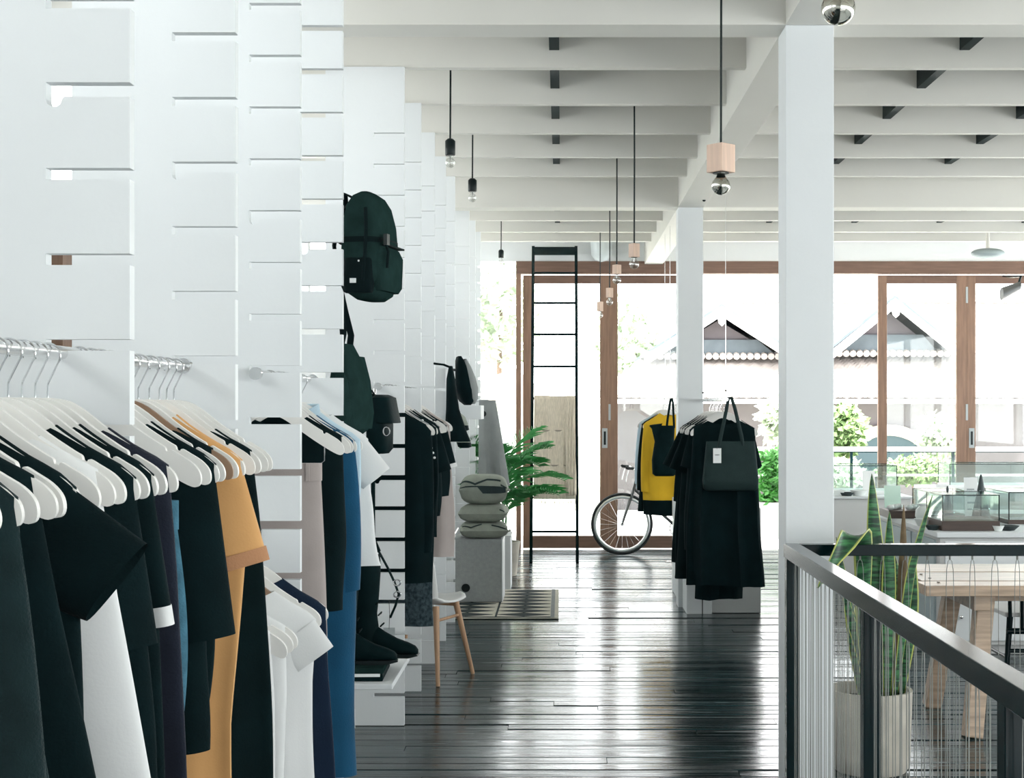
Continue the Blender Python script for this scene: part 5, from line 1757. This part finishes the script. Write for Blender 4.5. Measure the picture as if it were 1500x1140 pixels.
# ------------------------------------------------------------------ outside
b = MB()
b.box(-14, 26, YB + 0.15, 22.0, -0.15, -0.02)
struct(b.build('terrace_ground', DECK), 'pale sunlit terrace outside the far doors', 'terrace')
b = MB()
b.box(-60, 80, 22.0, 90, -0.6, -0.3)
struct(b.build('garden_ground', mat('garden_ground', rgb(196, 200, 180), 0.9, var=0.1, scale=1)), 'pale garden ground beyond the terrace', 'ground')
# terrace railing
t = thing('terrace_railing', 'thin metal railing along the terrace edge outside', 'railing', (0, 21.0, 0))
zr = P(0, 658, 21.0).z
MB().box(2.5, 14, -0.03, 0.03, zr - 0.03, zr + 0.03).build('handrail', CARD, t)
MB().box(2.5, 14, -0.012, 0.012, zr - 0.05, zr - 0.03).build('underrail', BLACKM, t)
for k in range(8):
    x = (1247 - VX) / F * 21 - 1.5 + 1.5 * k
    MB().box(x - 0.02, x + 0.02, -0.02, 0.02, -0.02, zr - 0.03).build('post', BLACKM, t)
MB().box(2.5, 14, -0.01, 0.01, zr - 0.40, zr - 0.37).build('midrail', CARD, t)

# neighbouring house with two gables
HY = 26.0
t = thing('house', 'tile roofed house with two gables outside the far doors', 'house', (0, 0, 0))


def hp(px, py, Y=HY):
    return P(px, py, Y)


MB().box(hp(895, 0).x, hp(1520, 0).x, HY, HY + 7, -0.4, hp(0, 582).z).build('wall', HWALL, t)


def tile_roof(a, b_, c, d, rows, wave, m, name, amp=0.03):
    """quad a-b (eave) to d-c (ridge) with rounded tile courses"""
    nx, nz = max(12, int((Vector(b_) - Vector(a)).length / wave) * 4), rows * 3
    vs_, fs = [], []
    for i in range(nz + 1):
        q = i / nz
        for j in range(nx + 1):
            u = j / nx
            lo = Vector(a).lerp(Vector(b_), u)
            hi = Vector(d).lerp(Vector(c), u)
            p = lo.lerp(hi, q)
            ex = p.x / wave
            p.z += amp * abs(math.sin(ex * PI)) - amp * 0.6 * ((q * rows) % 1.0)
            vs_.append(p)
    for i in range(nz):
        for j in range(nx):
            k = i * (nx + 1) + j
            fs.append((k, k + 1, k + nx + 2, k + nx + 1))
    o = MB().add(vs_, fs).build(name, m, t)
    md = o.modifiers.new('solid', 'SOLIDIFY')
    md.thickness = 0.03
    return o


e0, e1 = hp(868, 584, 25.2), hp(1530, 584, 25.2)
r0, r1 = hp(948, 521, 27.2), hp(1530, 521, 27.2)
tile_roof(e0, e1, r1, r0, 7, 0.22, TILER, 'lower_roof')
MB().box(e0.x, e1.x, 25.17, 25.22, e0.z - 0.09, e0.z - 0.01).build('eave_board', CARD, t)
u0, u1 = hp(960, 520, 27.2), hp(1530, 520, 27.2)
q0, q1 = hp(1072, 447, 30.0), hp(1530, 447, 30.0)
tile_roof(u0, u1, q1, q0, 8, 0.24, TILER, 'upper_roof')
MB().tube([q0, q1], 0.07, 8).build('ridge_cap', mat('ridge_tile', rgb(84, 78, 76), 0.9), t)


def gable(ax, ay, lx, rx, fy, name):
    Yg = 26.6
    A, Lp, Rp = hp(ax, ay, Yg), hp(lx, fy, Yg), hp(rx, fy, Yg)
    g = bpy.data.objects.new('gable', None)
    COL.objects.link(g)
    g.parent = t
    MB().prism([(Lp.x + 0.25, Lp.z), (Rp.x - 0.25, Rp.z), (A.x, A.z - 0.22)], Yg + 0.1, Yg + 0.16).build('pediment', HWALL, g)
    # tiled lower part of the pediment
    zt = Lp.z + (A.z - Lp.z) * 0.42
    f = 0.42
    MB().prism([(Lp.x + 0.3, Lp.z), (Rp.x - 0.3, Rp.z), (Rp.x + (A.x - Rp.x) * f - 0.1, zt - 0.05), (Lp.x + (A.x - Lp.x) * f + 0.1, zt - 0.05)], Yg + 0.04, Yg + 0.10).build('pent_roof', HGAB, g)
    for E in (Lp, Rp):
        d = (E - A)
        n_ = Vector((0, 0, -0.17))
        MB().add([A + Vector((0, -0.49, 0)), E + Vector((0, -0.49, 0)), E + n_ + Vector((0, -0.49, 0)), A + n_ + Vector((0, -0.49, 0)), A + Vector((0, -0.43, 0)), E + Vector((0, -0.43, 0)), E + n_ + Vector((0, -0.43, 0)), A + n_ + Vector((0, -0.43, 0))],
                 [(0, 1, 2, 3), (7, 6, 5, 4), (0, 4, 5, 1), (1, 5, 6, 2), (2, 6, 7, 3), (3, 7, 4, 0)]).build('bargeboard', CARD, g)
        s = 1 if E is Rp else -1
        MB().add([A + Vector((0, -0.45, 0.06)), E + Vector((0.03 * s, -0.45, 0.05)), E + Vector((0.03 * s, 2.6, 0.05)), A + Vector((0, 2.6, 0.06)), A + Vector((0, -0.45, 0.0)), E + Vector((0.03 * s, -0.45, 0.0)), E + Vector((0.03 * s, 2.6, 0.0)), A + Vector((0, 2.6, 0.0))],
                 [(0, 1, 2, 3), (7, 6, 5, 4), (0, 4, 5, 1), (1, 5, 6, 2), (2, 6, 7, 3), (3, 7, 4, 0)]).build('gable_roof', HGAB, g)
    MB().prism([(A.x - 0.10, A.z - 0.05), (A.x + 0.10, A.z - 0.05), (A.x + 0.06, A.z - 0.30), (A.x, A.z - 0.36), (A.x - 0.06, A.z - 0.30)], Yg - 0.53, Yg - 0.49).build('finial', CARD, g)
    # scalloped lower edge
    k = int((Rp.x - Lp.x) / 0.125)
    b = MB()
    for i in range(k):
        x = Lp.x + (Rp.x - Lp.x) * (i + 0.5) / k
        b.tube([(x, Yg - 0.02, Lp.z + 0.02), (x, Yg + 0.10, Lp.z + 0.06)], 0.065, 8)
    o = b.build('tile_ends', TILER, g)
    o['kind'] = 'stuff'


gable(1053, 452, 942, 1165, 524, 'gable')
gable(1303, 440, 1205, 1402, 520, 'gable')
# dark arch in the house wall
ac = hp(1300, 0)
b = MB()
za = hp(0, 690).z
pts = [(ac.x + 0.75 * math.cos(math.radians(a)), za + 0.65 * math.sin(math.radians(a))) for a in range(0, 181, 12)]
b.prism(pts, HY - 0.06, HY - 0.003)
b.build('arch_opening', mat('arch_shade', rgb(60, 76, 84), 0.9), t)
b = MB()
outer = [(ac.x + 0.95 * math.cos(math.radians(a)), za + 0.85 * math.sin(math.radians(a))) for a in range(0, 181, 12)]
inner = [(ac.x + 0.75 * math.cos(math.radians(a)), za + 0.65 * math.sin(math.radians(a))) for a in range(180, -1, -12)]
n = len(outer)
for i in range(n - 1):
    b.prism([outer[i], outer[i + 1], inner[n - 2 - i], inner[n - 1 - i]], HY - 0.1, HY - 0.003)
b.build('arch_surround', TILER, t)

# distant white cottage and trees at the far left of the doors
t = thing('garden_house', 'small white garden house far outside behind the palm', 'house', (0, 0, 0))
gy = 30.0
a0, a1 = P(640, 0, gy).x, P(800, 0, gy).x
MB().box(a0, a1, gy, gy + 4, -0.4, P(0, 590, gy).z).build('wall', mat('cottage_wall', rgb(214, 214, 210), 0.9), t)
MB().prism([(a0 - 0.3, P(0, 592, gy).z), (a1 + 0.3, P(0, 592, gy).z), ((a0 + a1) / 2 + 0.5, P(0, 540, gy).z)], gy - 0.4, gy + 4.4).build('roof', TILER, t)
MB().box(P(700, 0, gy).x, P(745, 0, gy).x, gy - 0.03, gy, -0.3, P(0, 604, gy).z).build('doorway', GCARD, t)


def bush(name, label, c, rx, ry, rz_, n, leaf, m, seed, trunk=None):
    r = random.Random(seed)
    t = thing(name, label, 'tree' if trunk else 'bush', (c[0], c[1], trunk[0] if trunk else -0.02))
    z0 = t.location.z
    b = MB()
    for _ in range(n):
        while True:
            v = Vector((r.uniform(-1, 1), r.uniform(-1, 1), r.uniform(-1, 1)))
            if 0.25 < v.length < 1:
                break
        p = Vector((v.x * rx, v.y * ry, c[2] - z0 + v.z * rz_))
        d = Vector((r.gauss(0, 1), r.gauss(0, 1), r.gauss(0, 0.6))).normalized()
        s = d.orthogonal().normalized() * leaf * 0.3
        e = p + d * leaf
        m_ = p + d * leaf * 0.5 + Vector((0, 0, leaf * 0.1))
        b.add([p, m_ + s, e, m_ - s], [(0, 1, 2, 3)])
    o = b.build('foliage', m, t)
    o['kind'] = 'stuff'
    if trunk:
        MB().tube([(0, 0, 0), (0.1, 0, c[2] - z0)], [0.12, 0.05], 8).build('trunk', WOODH, t)
    else:
        for k in range(3):
            MB().tube([(0.05 * k - 0.05, 0, 0.0), (0.1 * k - 0.1, 0, c[2] - z0)], [0.02, 0.01], 6).build('stem', WOODH, t)
    return t


p = P(1236, 632, 22.6)
bush('garden_shrub', 'yellow-green shrub outside in front of the house, beside the near column', (p.x, 22.6, p.z), 0.34, 0.3, 0.42, 900, 0.16, GREEN2, 1)
p = P(1380, 640, 22.9)
bush('garden_shrub', 'pale flowering shrub outside behind the door leaf by the counters', (p.x, 22.9, p.z), 0.42, 0.3, 0.38, 900, 0.13, GREEN3, 2)
p = P(1150, 615, 23.5)
bush('garden_shrub', 'pale spiky shrub outside beside the black clothes display', (p.x, 23.5, p.z), 0.34, 0.3, 0.34, 600, 0.3, GREEN3, 3)
p = P(1345, 690, 21.6)
bush('garden_hedge', 'low bright hedge outside under the terrace railing', (p.x, 21.6, p.z), 0.62, 0.3, 0.22, 1300, 0.10, GREEN2, 4)
p = P(1232, 695, 21.7)
bush('garden_hedge', 'low bright hedge outside between railing and snake plant', (p.x, 21.7, p.z), 0.36, 0.3, 0.25, 700, 0.10, GREEN3, 5)
p = P(728, 455, 39)
bush('garden_tree', 'pale leafy tree outside behind the frameless window', (p.x, 39, p.z), 1.2, 1.0, 1.6, 900, 0.35, GREEN3, 6, trunk=(-0.3,))
p = P(925, 500, 39)
bush('garden_tree', 'pale leafy tree outside beside the house roof', (p.x, 39, p.z), 1.0, 1.0, 1.3, 700, 0.35, GREEN3, 7, trunk=(-0.3,))
# planter with bright plant on the terrace, left of the near column
t = thing('planter', 'white cube planter outside with a bright green bush', 'planter', (P(1131, 0, 17.6).x, 17.6, -0.02))
zt = P(0, 735, 17.6).z + 0.02
MB().box(-0.20, 0.20, -0.2, 0.2, 0.0, zt).build('box', CARD, t, bev=0.005)
MB().box(-0.17, 0.17, -0.17, 0.17, zt - 0.02, zt + 0.004).build('soil', SOIL, t)
b = MB()
r = random.Random(9)
for _ in range(800):
    v = Vector((r.gauss(0, 0.45), r.gauss(0, 0.45), r.uniform(0, 1)))
    p = Vector((v.x * 0.22, v.y * 0.2, zt + v.z * 0.62))
    d = Vector((r.gauss(0, 1), r.gauss(0, 1), r.gauss(0.4, 0.6))).normalized()
    s = d.orthogonal().normalized() * 0.025
    b.add([p, p + d * 0.05 + s, p + d * 0.1, p + d * 0.05 - s], [(0, 1, 2, 3)])
o = b.build('foliage', mat('bright_leaf', rgb(82, 160, 70), 0.55, var=0.4, scale=4), t)
o['kind'] = 'stuff'
